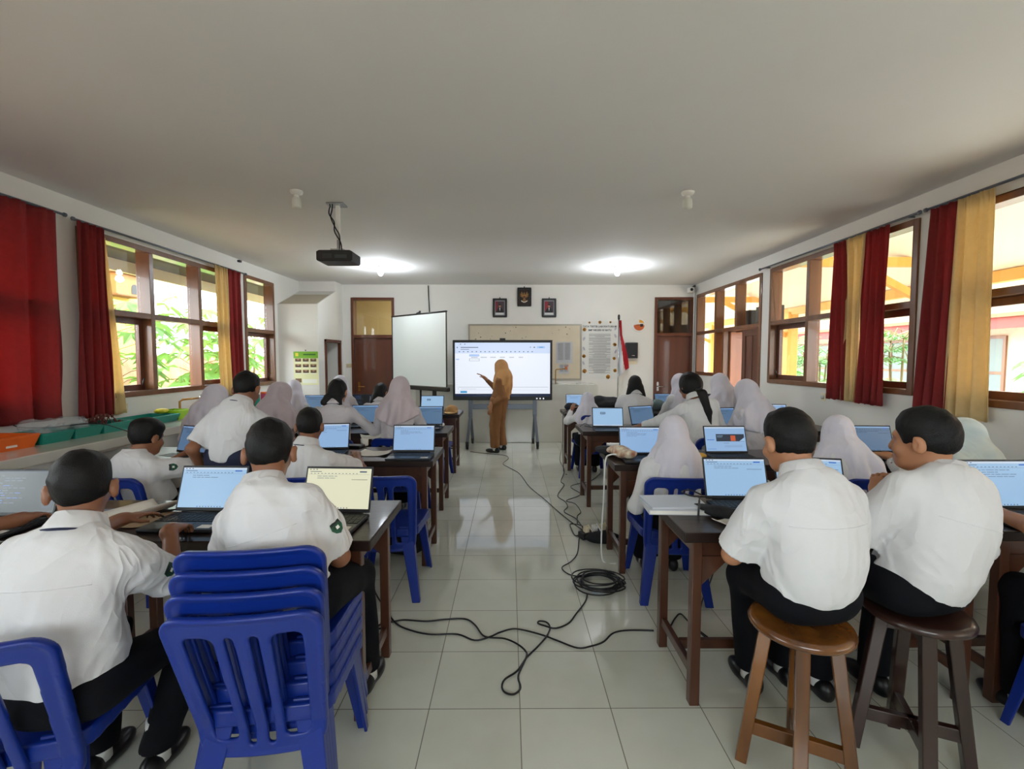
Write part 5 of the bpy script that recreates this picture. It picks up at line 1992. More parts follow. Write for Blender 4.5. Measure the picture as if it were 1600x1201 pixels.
TVM = [emit('tv_white', '#eef4ff', 1.0), emit('tv_bar', '#cfdefa', 1.0), emit('tv_text', '#5b6884', .7), emit('tv_blue', '#4aa3e0', .9), emit('tv_dark', '#16284e', .6), emit('tv_line', '#c9d0dc', .9), emit('tv_pill', '#a9c6f5', 1.0)]
tvr(0, 0, 1, 1, 0, 0)
tvr(0, .80, 1, 1, 1)
tvr(0, 0, 1, .052, 4)
tvr(.06, .905, .245, .918, 2, 2); tvr(.06, .872, .15, .88, 2, 2)
tvr(.02, .90, .03, .92, 2, 2)
for k in range(2): tvr(.055 + .045 * k, .965, .065 + .045 * k, .978, 4, 2)
tvr(.86, .895, .945, .935, 6, 2); tvr(.885, .908, .925, .922, 3, 3)
tvr(.79, .905, .797, .925, 2, 2); tvr(.825, .906, .842, .922, 2, 2)
for k in range(18): tvr(.04 + .045 * k, .825, .053 + .045 * k, .84, 2, 2)
tvr(.15, .745, .255, .785, 6, 2)
for k in range(6): tvr(.17 + .10 * k, .725, .24 + .095 * k, .733, 2, 2)
for lo, hi in (((.15, .66), (.257, .664)), ((.15, .70), (.257, .704)), ((.15, .66), (.153, .704)), ((.254, .66), (.257, .704))): tvr(*lo, *hi, 2, 2)
tvr(.01, .68, .045, .70, 6, 2)
for k in range(11): tvr(.015, .62 - .045 * k, .022, .628 - .045 * k, 5, 2)
tvr(.03, .172, .98, .176, 2, 2); tvr(.05, .12, .97, .123, 5, 2); tvr(.06, .14, .22, .146, 5, 2)
tvr(.055, .066, .125, .105, 3, 2)
tvr(.03, .14, .036, .15, 2, 2); tvr(.03, .08, .042, .088, 6, 2)
m.build('display', TVM, tv)
for k in range(3):
    b_ = MB(); b_.lathe([(.0, 0), (.013, .0), (.013, .004)], 14, (.60 + .058 * k, yf - .001, .85), Matrix.Rotation(math.pi / 2, 3, 'X')); b_.build('status_light', emit('tv_button', '#f5f7ff', 1.0), tv)
m = MB(); m.box((0, -.005, 1.885), (.10, .05, .035)); m.lathe([(.0, 0), (.010, 0), (.010, .004)], 12, (0, -.03, 1.885), Matrix.Rotation(math.pi / 2, 3, 'X')); m.build('camera_unit', M['black'], tv, bevel=.004)
for sx in (-1, 1):
    m = MB()
    m.bar((sx * .57, .05, 1.3), (sx * .57, .05, .52), .07, .05, up=(0, 1, 0))
    m.bar((sx * .57, .05, .56), (sx * .60, -.28, .10), .05, .04, up=(0, 1, 0))
    m.bar((sx * .57, .06, .56), (sx * .55, .26, .10), .05, .04, up=(0, 1, 0))
    m.build('stand_upright', M['grey'], tv, bevel=.004)
    for yy, xx in ((-.28, .60), (.26, .55)):
        m = MB(); m.lathe([(.02, -.022), (.05, -.02), (.052, 0), (.05, .02), (.02, .022)], 20, (sx * xx, yy, .052), Matrix.Rotation(math.pi / 2, 3, 'Y')); m.bar((sx * xx, yy, .05), (sx * xx, yy, .13), .05, .03, up=(0, 1, 0)); m.build('wheel', M['black'], tv)
m = MB(); m.box((0, .05, .70), (1.10, .03, .09)); m.build('crossbar', M['grey'], tv, bevel=.004)

# ------------------------------------------------------------------ projection screen on a tripod
pa, pb_ = V3(-2.12, 8.42, 0), V3(-1.0, 7.46, 0)
mid = (pa + pb_) / 2
ps = thing('projection_screen', 'white pull-up projection screen on a black tripod before the front wall', 'projection screen', mid, math.atan2(pb_.y - pa.y, pb_.x - pa.x))
W = (pb_ - pa).length
m = MB(); m.box((0, 0, 1.685), (W - .04, .004, 1.20)); m.build('screen_fabric', mat('screen_fabric', '#dfe6e4', .7), ps)
for s in (-1, 1):
    m = MB(); m.box((s * (W / 2 - .013), -.001, 1.685), (.026, .007, 1.22)); m.build('border', M['black'], ps)
m = MB(); m.tube([(-W / 2, 0, 2.30), (W / 2, 0, 2.30)], .014, 8); m.build('top_bar', M['black'], ps)
m = MB(); m.box((0, 0, 1.05), (W + .08, .075, .075)); m.build('case', M['black'], ps, bevel=.02, seg=3)
m = MB(); m.tube([(0, .05, .20), (0, .05, 2.36)], .016, 10); m.bar((0, .05, 2.34), (0, -.02, 2.31), .02, .02); m.build('pole', M['black'], ps)
for a in (0.4, 2.5, 4.6):
    m = MB(); d = V3(math.cos(a), math.sin(a), 0); m.tube([V3(0, .05, .62) + d * .02, V3(0, .05, .02) + d * .5], .012, 8); m.tube([V3(0, .05, .30), V3(0, .05, .32) + d * .25], .008, 6); m.build('leg', M['black'], ps)
for x in (-.42, .42):
    m = MB(); m.box((x, 0, .60), (.05, .05, .86)); m.build('support_post', M['black'], ps)
hk = MB(); hk.tube([PY(669, 446, 9.08), PY(670, 470, 9.08), PY(671, 488, 9.07)], .010, 6)
tag(hk.build('hanging_strap', M['dkgrey']), 'thin dark strap hanging from the ceiling edge above the projection screen', 'strap')

# ------------------------------------------------------------------ front wall: board, posters, portraits, clock, speaker, flag
YW = YF - .002
wb = thing('whiteboard', 'large yellowed whiteboard with curling papers behind the touch screen', 'board', (.305, YF, 1.675))
m = MB(); m.box((0, -.012, 0), (2.17, .016, 1.05)); m.build('board_surface', mat('yellowed_board', '#d9cbb0', .3, var=.10, vscale=3), wb)
m = MB()
for c, s in (((0, -.015, .53), (2.21, .03, .03)), ((0, -.015, -.53), (2.21, .03, .03)), ((-1.09, -.015, 0), (.03, .03, 1.03)), ((1.09, -.015, 0), (.03, .03, 1.03))):
    m.box(c, s)
m.build('frame', mat('board_frame', '#a39c8e', .4, metal=.3), wb, bevel=.003)
rng = random.Random(4)
m = MB()
for k in range(26):
    x, z = rng.uniform(-1.0, 1.0), rng.uniform(.15, .5)
    m.box((x, -.0205, z), (rng.uniform(.006, .025), .001, rng.uniform(.006, .02)))
m.build('stain', mat('marker_stain', '#4c4638', .6), wb)
for i, (x0, z0, x1, z1, lab) in enumerate([(.60, .20, .93, -.22, 'grey printed sheet curling on the whiteboard right of the touch screen'), (.66, -.24, .86, -.42, 'small printed sheet low on the whiteboard right of the touch screen')]):
    m = MB()
    m.grid(6, 6, lambda u, v: (.305 + x0 + (x1 - x0) * u, YF - .0225 - .012 * v * v * u, 1.675 + z0 + (z1 - z0) * v), 0)
    for k in range(14 if i == 0 else 8):
        zz = 1.675 + z0 + (z1 - z0) * (.08 + .8 * k / (14 if i == 0 else 8))
        for q in range(2):
            m.add([(.305 + x0 + (x1 - x0) * (.12 + .42 * q), YF - .038, zz), (.305 + x0 + (x1 - x0) * (.44 + .42 * q), YF - .038, zz), (.305 + x0 + (x1 - x0) * (.44 + .42 * q), YF - .038, zz + .008), (.305 + x0 + (x1 - x0) * (.12 + .42 * q), YF - .038, zz + .008)], [(0, 1, 2, 3)], 1)
    tag(m.build('printed_sheet', [mat('grey_sheet', '#c3c3c6', .8), mat('print_grey', '#8d8f96', .8)]), lab, 'paper')

# rules poster
px0, px1 = PY(910, 502, YF), PY(963.5, 592, YF)
rp_ = thing('rules_poster', 'white poster of laboratory rules with orange flowers along its sides', 'poster', ((px0.x + px1.x) / 2, YF, (px0.z + px1.z) / 2))
pw, phh = px1.x - px0.x, px0.z - px1.z
m = MB(); m.box((0, -.003, 0), (pw, .004, phh))
ink = lambda x, y: (x, -.0062, y)
text_mb('TATA TERTIB LABORATORIUM', .048, lambda x, y: ink(x, y + phh / 2 - .115), m, 1, bold=.0012)
text_mb('SMP NEGERI 03 BATU', .048, lambda x, y: ink(x, y + phh / 2 - .185), m, 1, bold=.0012)
rng = random.Random(6)
z = phh / 2 - .25
while z > -phh / 2 + .10:
    short = rng.random() < .3
    hw = pw * (.31 if not short else rng.uniform(.14, .22))
    m.add([ink(-hw, z), ink(hw, z), ink(hw, z + .007), ink(-hw, z + .007)], [(0, 1, 2, 3)], 2)
    z -= .0165
m.build('sheet', [mat('poster_white', '#e3e2dc', .5), M['black'], mat('poster_text', '#8c8c8c', .7)], rp_)
for i, (x, zz, r) in enumerate([(-.44, .36, .035), (.0, .485, .03), (.3, .487, .02), (.43, .10, .034), (-.45, -.10, .034), (.42, -.14, .03), (-.43, -.36, .04), (.45, -.35, .035), (.25, -.46, .04), (-.30, .48, .02)]):
    m = MB()
    for k in range(6):
        a = k * math.pi / 3 + i
        m.lathe([(.0, 0), (r * .5, .0005)], 8, (x * pw + math.cos(a) * r * .6, -.0064 - .0002 * k, zz * phh + math.sin(a) * r * .6), Matrix.Rotation(math.pi / 2, 3, 'X'))
    m.lathe([(.0, .001), (r * .45, .0015)], 10, (x * pw, -.0076, zz * phh), Matrix.Rotation(math.pi / 2, 3, 'X'), mi=1)
    m.build('flower_print', [mat('flower_orange', '#eba94a', .7), mat('flower_brown', '#c98a34', .7)], rp_)
for i, (x, zz) in enumerate([(-.45, .2), (-.45, .03), (.45, .38), (.45, .25), (.46, -.02), (-.46, -.22)]):
    m = MB(); m.ell((x * pw, -.0062, zz * phh), (.018, .0008, .04), 10, 6, R=Matrix.Rotation(.4 * (-1) ** i, 3, 'Y')); m.build('leaf_print', mat('leaf_print', '#b8b4c0', .7), rp_)


def picture(label, px0_, py0_, px1_, py1_, name='framed_portrait', group=None, hook=True):
    a, b = PY(px0_, py0_, YF - .02), PY(px1_, py1_, YF - .02)
    r = thing(name, label, 'picture', ((a.x + b.x) / 2, YF, (a.z + b.z) / 2), 0, group)
    w_, h_ = b.x - a.x, a.z - b.z
    f = .035
    m = MB()
    for c, s in (((0, -.014, h_ / 2 - f / 2), (w_, .026, f)), ((0, -.014, -h_ / 2 + f / 2), (w_, .026, f)), ((-w_ / 2 + f / 2, -.014, 0), (f, .026, h_ - 2 * f)), ((w_ / 2 - f / 2, -.014, 0), (f, .026, h_ - 2 * f))):
        m.box(c, s)
    m.build('frame', M['black'], r, bevel=.004)
    if hook:
        m = MB(); m.lathe([(.004, 0), (.012, .002), (.012, .01), (.004, .012)], 12, (0, -.004, h_ / 2 + .012), Matrix.Rotation(math.pi / 2, 3, 'X')); m.build('nail', M['dkgrey'], r)
    return r, w_ - 2 * f, h_ - 2 * f


for i, (args, lab) in enumerate((((770, 466, 792, 495.5), 'black framed portrait left of the emblem, a man in a dark suit'), ((847, 466, 869, 495.5), 'black framed portrait right of the emblem, a man in a dark suit'))):
    r, w_, h_ = picture(lab, *args, group='framed portraits over the whiteboard')
    m = MB()
    d = lambda a, b, l: (a * w_ / 2, -.006 - .0006 * l, b * h_ / 2)
    q = lambda x0, y0, x1, y1, mi, l: m.add([d(x0, y0, l), d(x1, y0, l), d(x1, y1, l), d(x0, y1, l)], [(0, 1, 2, 3)], mi)
    q(-1, -1, 1, 1, 0, 0)
    q(-.82, -.62, .82, .86, 1, 1)
    q(-.82, -.9, .82, -.62, 2, 1)
    q(-.82, -.4, -.45 if i == 0 else -.2, .86, 3, 2)
    pts = [(-.62, -.62), (.62, -.62), (.55, -.2), (.25, .02), (-.25, .02), (-.55, -.2)]
    m.add([d(x, y, 3) for x, y in pts], [tuple(range(6))], 4)
    m.add([d(x, y, 4) for x, y in ((-.12, -.0), (.12, 0), (0, -.45))], [(0, 1, 2)], 2)
    m.add([d(.20 * math.cos(t), .27 + .22 * math.sin(t), 5) for t in [k * math.pi / 8 for k in range(16)]], [tuple(range(16))], 5)
    m.add([d(.21 * math.cos(t), .33 + .19 * math.sin(t), 6) for t in [k * math.pi / 10 for k in range(11)]], [tuple(range(11))], 4)
    m.build('print', [mat('portrait_mat', '#8e8f94', .5), mat('portrait_back', '#4a3a40', .6), mat('portrait_caption', '#d9d9d9', .6), mat('portrait_red', '#8c2230', .6), mat('portrait_suit', '#17181d', .6), mat('portrait_face', '#b48468', .6)], r)

r, w_, h_ = picture('dark framed golden eagle emblem above the whiteboard', 808.5, 449, 830, 478.5, 'framed_emblem', hook=True)
m = MB()
d = lambda a, b, l: (a * w_ / 2, -.006 - .0012 * l, b * h_ / 2)
m.add([d(-1, -1, 0), d(1, -1, 0), d(1, 1, 0), d(-1, 1, 0)], [(0, 1, 2, 3)], 0)
for s in (-1, 1):
    for k in range(7):       # wing feathers
        a = math.radians(150 - 24 * k) if False else math.radians(62 - 21 * k)
        x, y = s * .25, .25
        L = .62 - .03 * k
        ex, ey = x + s * math.cos(a) * L, y + math.sin(a) * L * .75
        nx, ny = -math.sin(a) * .06 * s, math.cos(a) * .06
        m.add([d(x - nx, y - ny, 1 + .1 * k), d(ex - nx * .8, ey - ny * .8, 1 + .1 * k), d(ex + s * math.cos(a) * .06, ey + math.sin(a) * .05, 1 + .1 * k), d(ex + nx * .8, ey + ny * .8, 1 + .1 * k), d(x + nx, y + ny, 1 + .1 * k)], [(0, 1, 2, 3, 4)], 1 + k % 2)
m.add([d(.26 * math.cos(t), .05 + .34 * math.sin(t), 2) for t in [k * math.pi / 8 for k in range(16)]], [tuple(range(16))], 1)
m.add([d(.10 * math.cos(t) - .02, .50 + .11 * math.sin(t), 2.5) for t in [k * math.pi / 6 for k in range(12)]], [tuple(range(12))], 1)
m.add([d(-.10, .52, 2.6), d(-.24, .47, 2.6), d(-.10, .45, 2.6)], [(0, 1, 2)], 1)
sh = [(-.16, .16), (.16, .16), (.16, -.06), (0, -.22), (-.16, -.06)]
m.add([d(x, y, 3) for x, y in sh], [tuple(range(5))], 4)
m.add([d(0, .16, 3.5), d(.16, .16, 3.5), d(.16, -.02, 3.5), d(0, -.02, 3.5)], [(0, 1, 2, 3)], 3)
for k in range(5):
    x = -.20 + .10 * k
    m.add([d(x - .05, -.28, 1.5), d(x + .05, -.28, 1.5), d(x * 1.5 + .05, -.58, 1.5), d(x * 1.5 - .05, -.58, 1.5)], [(0, 1, 2, 3)], 1 + k % 2)
n = 12
rib = [d(-.62 + 1.24 * k / n, -.42 - .18 * math.sin(math.pi * k / n), 4) for k in range(n + 1)] + [d(-.62 + 1.24 * k / n, -.55 - .18 * math.sin(math.pi * k / n), 4) for k in range(n, -1, -1)]
m.add(rib, [(k, k + 1, 2 * n - k, 2 * n + 1 - k) for k in range(n)], 5)
m.build('emblem', [mat('emblem_back', '#2a1c18', .6), mat('emblem_gold', '#a8793e', .45), mat('emblem_gold_dark', '#7d5628', .5), mat('emblem_red', '#9c2c28', .5), mat('emblem_black', '#2c2622', .5), mat('emblem_ribbon', '#d8d4c8', .5)], r)

c_ = PY(998, 508, YF)
ck = thing('wall_clock', 'round white and orange disc on the front wall right of the flag', 'clock', (c_.x, YF, c_.z))
RX = Matrix.Rotation(math.pi / 2, 3, 'X')
m = MB(); m.lathe([(.0, .022), (.112, .022), (.128, .026), (.134, .018), (.134, 0)][::-1], 40, (0, 0, 0), RX); m.build('rim', M['white'], ck)
m = MB()
fc = lambda x, y, l: (x, -.027 - .0006 * l, y)
m.add([fc(.108 * math.cos(t), .108 * math.sin(t), 0) for t in [k * math.pi / 18 for k in range(36)]], [tuple(range(36))], 0)
m.add([fc(.105 * math.cos(t), .105 * math.sin(t), 1) for t in [math.pi + k * math.pi / 18 for k in range(19)]] + [fc(.03, .02, 1), fc(-.04, .015, 1)], [tuple(range(21))], 1)
m.add([fc(.104 * math.cos(t), .104 * math.sin(t), 2) for t in [math.pi * .12 + k * math.pi / 30 for k in range(12)]] + [fc(.0, .05, 2)], [tuple(range(13))], 2)
m.add([fc(x, y, 3) for x, y in ((.02, -.03), (.08, -.03), (.08, .025), (.02, .025))], [(0, 1, 2, 3)], 3)
m.add([fc(x, y, 4) for x, y in ((-.06, -.006), (.03, -.002), (.03, .006), (-.06, .003))], [(0, 1, 2, 3)], 3)
m.build('face', [M['paper'], mat('clock_orange', '#c9632e', .5), mat('clock_yellow', '#e8a52e', .5), M['black']], ck)

a, b = PY(978, 535, YF - .08), PY(996, 559.5, YF - .08)
sp = thing('wall_speaker', 'dark grey box speaker on the front wall below the clock', 'speaker', ((a.x + b.x) / 2, YF, (a.z + b.z) / 2))
m = MB(); m.box((0, -.06, 0), (b.x - a.x, .12, a.z - b.z)); m.build('cabinet', M['dkgrey'], sp, bevel=.012)
m = MB(); m.box((0, -.122, 0), ((b.x - a.x) * .84, .004, (a.z - b.z) * .88)); m.build('grille', mat('speaker_grille', '#2b2d31', .8, bump=.4, bscale=400), sp, bevel=.002)
m = MB(); m.box((.02, -.1245, -.10), (.06, .001, .012)); m.build('mark', M['steel'], sp)
sw = PY(987, 566, YF)
m = MB(); m.box((sw.x, YF - .012, sw.z), (.20, .022, .075)); m.box((sw.x + .05, YF - .026, sw.z), (.05, .006, .05)); m.box((sw.x - .05, YF - .026, sw.z), (.05, .006, .05))
tag(m.build('wall_socket', M['cream'], bevel=.003), 'cream double socket under the wall speaker', 'socket')
sw = PY(547, 571, YF)
m = MB(); m.box((sw.x, YF - .006, sw.z), (.14, .012, .075)); m.box((sw.x - .03, YF - .014, sw.z), (.035, .006, .05)); m.box((sw.x + .03, YF - .014, sw.z), (.035, .006, .05))
tag(m.build('light_switch', mat('switch_ivory', '#cdbf9c', .4), bevel=.003), 'ivory double light switch left of the brown door', 'switch')

# flag on its pole
fx = PY(967, 500, 8.85)
fg = thing('flag_on_pole', 'red and white flag hanging from a pole beside the rules poster', 'flag', (fx.x, 8.85, 0))
zt_ = PY(967, 498, 8.85).z
m = MB(); m.tube([(-.01, 0, .06), (.0, 0, zt_)], .012, 8); m.build('pole', M['steel'], fg)
m = MB(); m.lathe([(.012, -.02), (.022, .0), (.022, .06), (.006, .085)], 12, (0, 0, zt_)); m.build('finial', M['black'], fg)
m = MB(); m.lathe([(.16, 0), (.16, .03), (.05, .05), (.03, .09), (.014, .10)], 24); m.build('base', M['dkgrey'], fg)


def flagf(u, v):
    z = zt_ - .03 - v * (1.06 - .16 * u)
    wv = (.17 * (v ** .8) + .02) * u
    return (.012 + wv * .9 + .02 * math.sin(5 * v + 4 * u) * u, -.02 + .05 * math.sin(7 * u + 3 * v), z)


m = MB()
nu, nv = 16, 24
m.grid(nu, nv, flagf)
for j in range(nv):
    for i in range(nu):
        u, v = (i + .5) / nu, (j + .5) / nv
        m.m[j * nu + i] = 1 if u < (.05 + .62 * v) and v > .12 else 0
m.build('cloth', [mat('flag_red', '#c0202c', .7, trans=.15), mat('flag_white', '#e4e2e4', .7, trans=.15)], fg, solid=.003)

# tap on the front bench, white trough
tp_ = PY(868, 600, 8.72)
tp = thing('bench_tap', 'brass tap with an orange handle on the white front bench', 'tap', (tp_.x, 8.72, 1.075))
m = MB(); m.tube([(0, 0, 0), (0, 0, .25), (.015, 0, .27), (.19, 0, .285)], .010, 8); m.build('pipe', M['brass'], tp)
m = MB(); m.box((.20, 0, .29), (.03, .03, .05)); m.bar((.20, 0, .30), (.235, 0, .35), .016, .016); m.bar((.20, 0, .30), (.225, 0, .26), .014, .014); m.bar((.20, 0, .30), (.17, 0, .33), .014, .014); m.build('handle', mat('tap_orange', '#d9722a', .4), tp)
q_ = PY(890, 601, 8.75)
m = MB(); m.box((q_.x - .06, 8.75, 1.082), (.34, .16, .014))
tag(m.build('bench_board', M['white'], bevel=.004), 'flat white board lying on the front bench beside the tap', 'board')

# conduit and camera in the far right corner
cd_ = MB(); cd_.tube([(XR - .03, YF - .03, 1.2), (XR - .03, YF - .03, 2.80), (XR - .05, YF - .05, 2.86)], .014, 8)
tag(cd_.build('wall_conduit', M['white']), 'thin white conduit running down the far right corner', 'conduit')
cc = thing('security_camera', 'small white camera in the far right corner under the ceiling', 'camera', (XR - .14, YF - .10, 2.86))
m = MB(); m.box((0, -.03, 0), (.10, .13, .10)); m.build('body', M['white'], cc, bevel=.02, seg=3)
m = MB(); m.lathe([(.0, 0), (.026, 0), (.028, .012)], 16, (-.01, -.098, .0), RX); m.build('lens', M['black'], cc)
m = MB(); m.bar((.03, .03, .03), (.12, .08, .10), .03, .03); m.build('mount', M['dkgrey'], cc)

# yellow-green poster on the corner pier
a, b = PY(458.5, 549, 7.92), PY(498, 601, 7.92)
po = thing('structure_poster', 'green and yellow poster with rows of small photos on the corner pier', 'poster', ((a.x + b.x) / 2, 7.92, (a.z + b.z) / 2))
w_, h_ = b.x - a.x, a.z - b.z
m = MB(); d = lambda x, y, l: (x * w_ / 2, -.003 - .0008 * l, y * h_ / 2)
q = lambda x0, y0, x1, y1, mi, l: m.add([d(x0, y0, l), d(x1, y0, l), d(x1, y1, l), d(x0, y1, l)], [(0, 1, 2, 3)], mi)
m.box((0, -.0015, 0), (w_, .003, h_), None, 0)
q(-1, .60, 1, 1, 1, 1); q(-.2, .78, .8, .86, 2, 2)
q(-.85, .72, -.6, .92, 3, 2)
for r_ in range(3):
    for c in range(3):
        x, y = -.88 + .62 * c, .42 - .34 * r_
        q(x, y - .02, x + .5, y + .16, 4, 1); q(x + .08, y - .0, x + .42, y + .06, 5, 2); q(x + .17, y + .05, x + .33, y + .14, 6, 2); q(x, y - .08, x + .5, y - .04, 7, 1)
q(-.88, -.86, -.38, -.62, 4, 1)
q(-.3, -.9, .9, -.66, 7, 1)
m.build('sheet', [mat('poster_cream', '#e9e7b6', .5), mat('poster_green', '#7cb82c', .5), mat('poster_dkgreen', '#2f6a22', .5), mat('poster_yellow', '#eadf3a', .5), mat('photo_brown', '#7a5a3c', .5), mat('photo_black', '#241f1c', .5), mat('photo_skin', '#b0876a', .5), mat('poster_pale', '#efeee0', .5)], po)
m = MB(); m.lathe([(.004, 0), (.01, .002), (.01, .01)], 10, (0, -.002, h_ / 2 + .02), RX); m.build('nail', M['black'], po)


# wall sockets on both long walls, small ceiling hook
def socket(label, p, side):
    r = thing('wall_socket', label, 'socket', p, 0, 'wall sockets')
    m = MB(); m.box((-side * .006, 0, 0), (.012, .085, .085)); m.build('plate', M['cream'], r, bevel=.003)
    m = MB(); m.lathe([(.0, 0), (.026, 0), (.028, .006)], 16, (-side * .012, 0, 0), Matrix.Rotation(-side * math.pi / 2, 3, 'Y')); m.build('outlet', M['white'], r)


socket('cream socket on the left wall beside the yellow curtain', PX(193, 637, XL), -1)
socket('small socket on the right wall under the middle window', PX(1287, 620, XR), 1)
hk_ = PX(372, 405, XL)
m = MB(); m.box((XL + .02, hk_.y, ZC - .03), (.04, .05, .03)); tag(m.build('wall_clip', M['dkgrey'], bevel=.003), 'tiny dark clip where the left wall meets the ceiling', 'clip')
# speaker box on the shelf of the door screen
for i, (y, zz) in enumerate(((7.05, 2.19), (7.58, 2.17))):
    bx = MB(); bx.box((XR + .32, y, zz), (.26, .32, .30)); tag(bx.build('loudspeaker', M['black'], bevel=.01), ['black box on the ledge above the courtyard door, right of the post', 'black box on the ledge above the courtyard door, left of the post'][i], 'box', 'black boxes above the door')
m = MB(); m.box2((XR + WT, 6.7, 1.98), (XR + .5, 7.9, 2.015)); struct(m.build('trim_ledge', M['wood']))

# ------------------------------------------------------------------ things on the low white bench along the left wall
def tray(label, y0, y1, material, x0=-3.87, x1=-3.57, h=.085, name='plastic_tray', group='plastic trays on the low white bench', zb=.88, card=False):
    r = thing(name, label, 'tray', ((x0 + x1) / 2, (y0 + y1) / 2, zb), 0, group)
    hx, hy, t = (x1 - x0) / 2, (y1 - y0) / 2, .006
    m = MB()
    k = .93
    o = [(-hx, -hy), (hx, -hy), (hx, hy), (-hx, hy)]
    v = [(x * k, y * k, 0) for x, y in o] + [(x, y, h) for x, y in o] + [(x * (1 + .012 / hx), y * (1 + .012 / hy), h) for x, y in o] + [(x * (1 + .012 / hx), y * (1 + .012 / hy), h - .012) for x, y in o]
    v += [(x - math.copysign(t, x), y - math.copysign(t, y), h) for x, y in o] + [(x * k - math.copysign(t, x), y * k - math.copysign(t, y), t) for x, y in o]
    f = [(3, 2, 1, 0), (20, 21, 22, 23)]
    for i in range(4):
        j = (i + 1) % 4
        f += [(i, j, 12 + j, 12 + i), (12 + i, 12 + j, 8 + j, 8 + i), (8 + i, 8 + j, 4 + j, 4 + i), (4 + i, 4 + j, 16 + j, 16 + i), (16 + i, 16 + j, 20 + j, 20 + i)]
    m.add(v, f)
    m.build('tray_body', material, r)
    if card:
        m = MB(); m.box((hx * .985, hy * .25, h * .5), (.003, .075, .055)); m.build('label_card', M['paper'], r)
    return r


tray('bright orange plastic tray on the low white bench at the left edge', 3.02, 3.50, M['orange'], h=.10, card=True)
tray('teal plastic tray next to the orange one on the white bench', 3.54, 3.78, M['teal'])
tray('teal plastic tray second from the orange one, full of clear plastic', 3.81, 4.05, M['teal'])
tray('teal plastic tray third from the orange one, with reddish twigs', 4.08, 4.36, M['teal'])
tray('shallow wide teal tray beside the lime green box', 4.46, 5.0, M['teal'], h=.075)
tray('lime green plastic box beside the wide teal tray', 5.04, 5.24, M['lime'], x0=-3.80, x1=-3.60, h=.10, name='plastic_box')
m = MB(); rng = random.Random(3)
F = Field((-3.95, 3.5, .86), (-3.5, 4.12, 1.2), .012)
for k in range(22):
    F.ell((rng.uniform(-3.80, -3.66), rng.uniform(3.62, 4.02), rng.uniform(.93, 1.03)), (rng.uniform(.03, .07), rng.uniform(.04, .09), rng.uniform(.02, .05)), k=.012)
F.wrinkle(.006, 50, 4)
tag(F.build('plastic_bag', M['clear'], None, origin=(-3.73, 3.82, .89)), 'crumpled clear plastic bags heaped in the teal trays under the red curtain', 'plastic bag', kind='thing').location = (-3.73, 3.82, .89)
tw = MB()
for k in range(26):
    p = V3(rng.uniform(-3.82, -3.64), rng.uniform(4.12, 4.34), .90)
    q = p + V3(rng.uniform(-.06, .06), rng.uniform(-.06, .06), rng.uniform(.05, .14))
    tw.tube([p, (p + q) / 2 + V3(.01, .01, .01), q], .004, 5)
    tw.ell(q, (.012, .012, .016), 8, 6)
tag(tw.build('dried_twigs', mat('red_twig', '#6a2f28', .7)), 'bunch of reddish dried twigs in the third teal tray', 'twigs', kind='stuff')
F = Field((-3.85, 4.8, .9), (-3.55, 5.15, 1.1), .008)
F.ell((-3.72, 4.96, .985), (.05, .09, .028), k=.01); F.ell((-3.70, 4.90, .995), (.035, .05, .022), k=.01)
o_ = F.build('yellow_pouch', M['yel'], None, origin=(-3.72, 4.95, .96)); o_.location = (-3.72, 4.95, .96)
tag(o_, 'bright yellow soft pouch on the wide teal tray', 'pouch')
tp = thing('bench_tap', 'long brass tap on the low white bench near the lime green box', 'tap', (-3.80, 5.35, .88))
m = MB(); m.tube([(0, 0, 0), (0, 0, .17), (.02, .02, .19), (.10, .20, .195)], .012, 8); m.build('pipe', M['brass'], tp)
m = MB(); m.lathe([(.016, -.02), (.02, 0), (.016, .03)], 10, (.105, .21, .19)); m.bar((.10, .20, .22), (.14, .27, .25), .014, .014); m.build('handle', M['steel'], tp)
for lab, x, y, r_, h, mt, nm in (('teal plastic tub on the white bench behind the standing boy', -3.62, 6.55, .09, .16, M['teal'], 'plastic_tub'), ('pink jar with an orange lid on the white bench behind the standing boy', -3.62, 6.85, .05, .15, mat('pink_plastic', '#d65a86', .4), 'plastic_jar')):
    t_ = thing(nm, lab, 'container', (x, y, .88))
    m = MB(); m.lathe([(r_ * .85, 0), (r_, .01), (r_, h)], 20); m.build('container_body', mt, t_)
    m = MB(); m.lathe([(r_ * 1.04, h), (r_ * 1.04, h + .02), (r_ * .9, h + .028)], 20); m.build('lid', M['orange'] if 'jar' in nm else M['white'], t_)
cbl = MB()
cbl.tube(smooth_path([V3(-3.9, 3.62, 1.05), V3(-3.86, 3.66, 1.0), V3(-3.7, 3.78, .985), V3(-3.56, 4.0, .985), V3(-3.36, 4.08, .90), V3(-3.26, 4.05, .86), V3(-3.255, 4.0, .5)]), .004, 6)
tag(cbl.build('power_cable', M['black']), 'thin black cable draped over the teal trays and the edge of the white bench', 'cable')


# ------------------------------------------------------------------ cables on the floor (traced from the photograph onto the floor plane)
def cable(label, pts, r=.0042, material=None, crop=True, z=.005, tail=None, name='floor_cable'):
    P_ = []
    for i, (x, y) in enumerate(pts):
        px, py = (530 + x / 2.93, 690 + y / 2.93) if crop else (x, y)
        p = PZ(px, py, z)
        p.z = z + .0025 * (i % 3)
        P_.append(p)
    if tail:
        P_ += [V3(*t) for t in tail]
    m = MB(); m.tube(smooth_path(P_, 5), r, 7)
    return tag(m.build(name, material or M['black']), label, 'cable', 'cables on the floor')


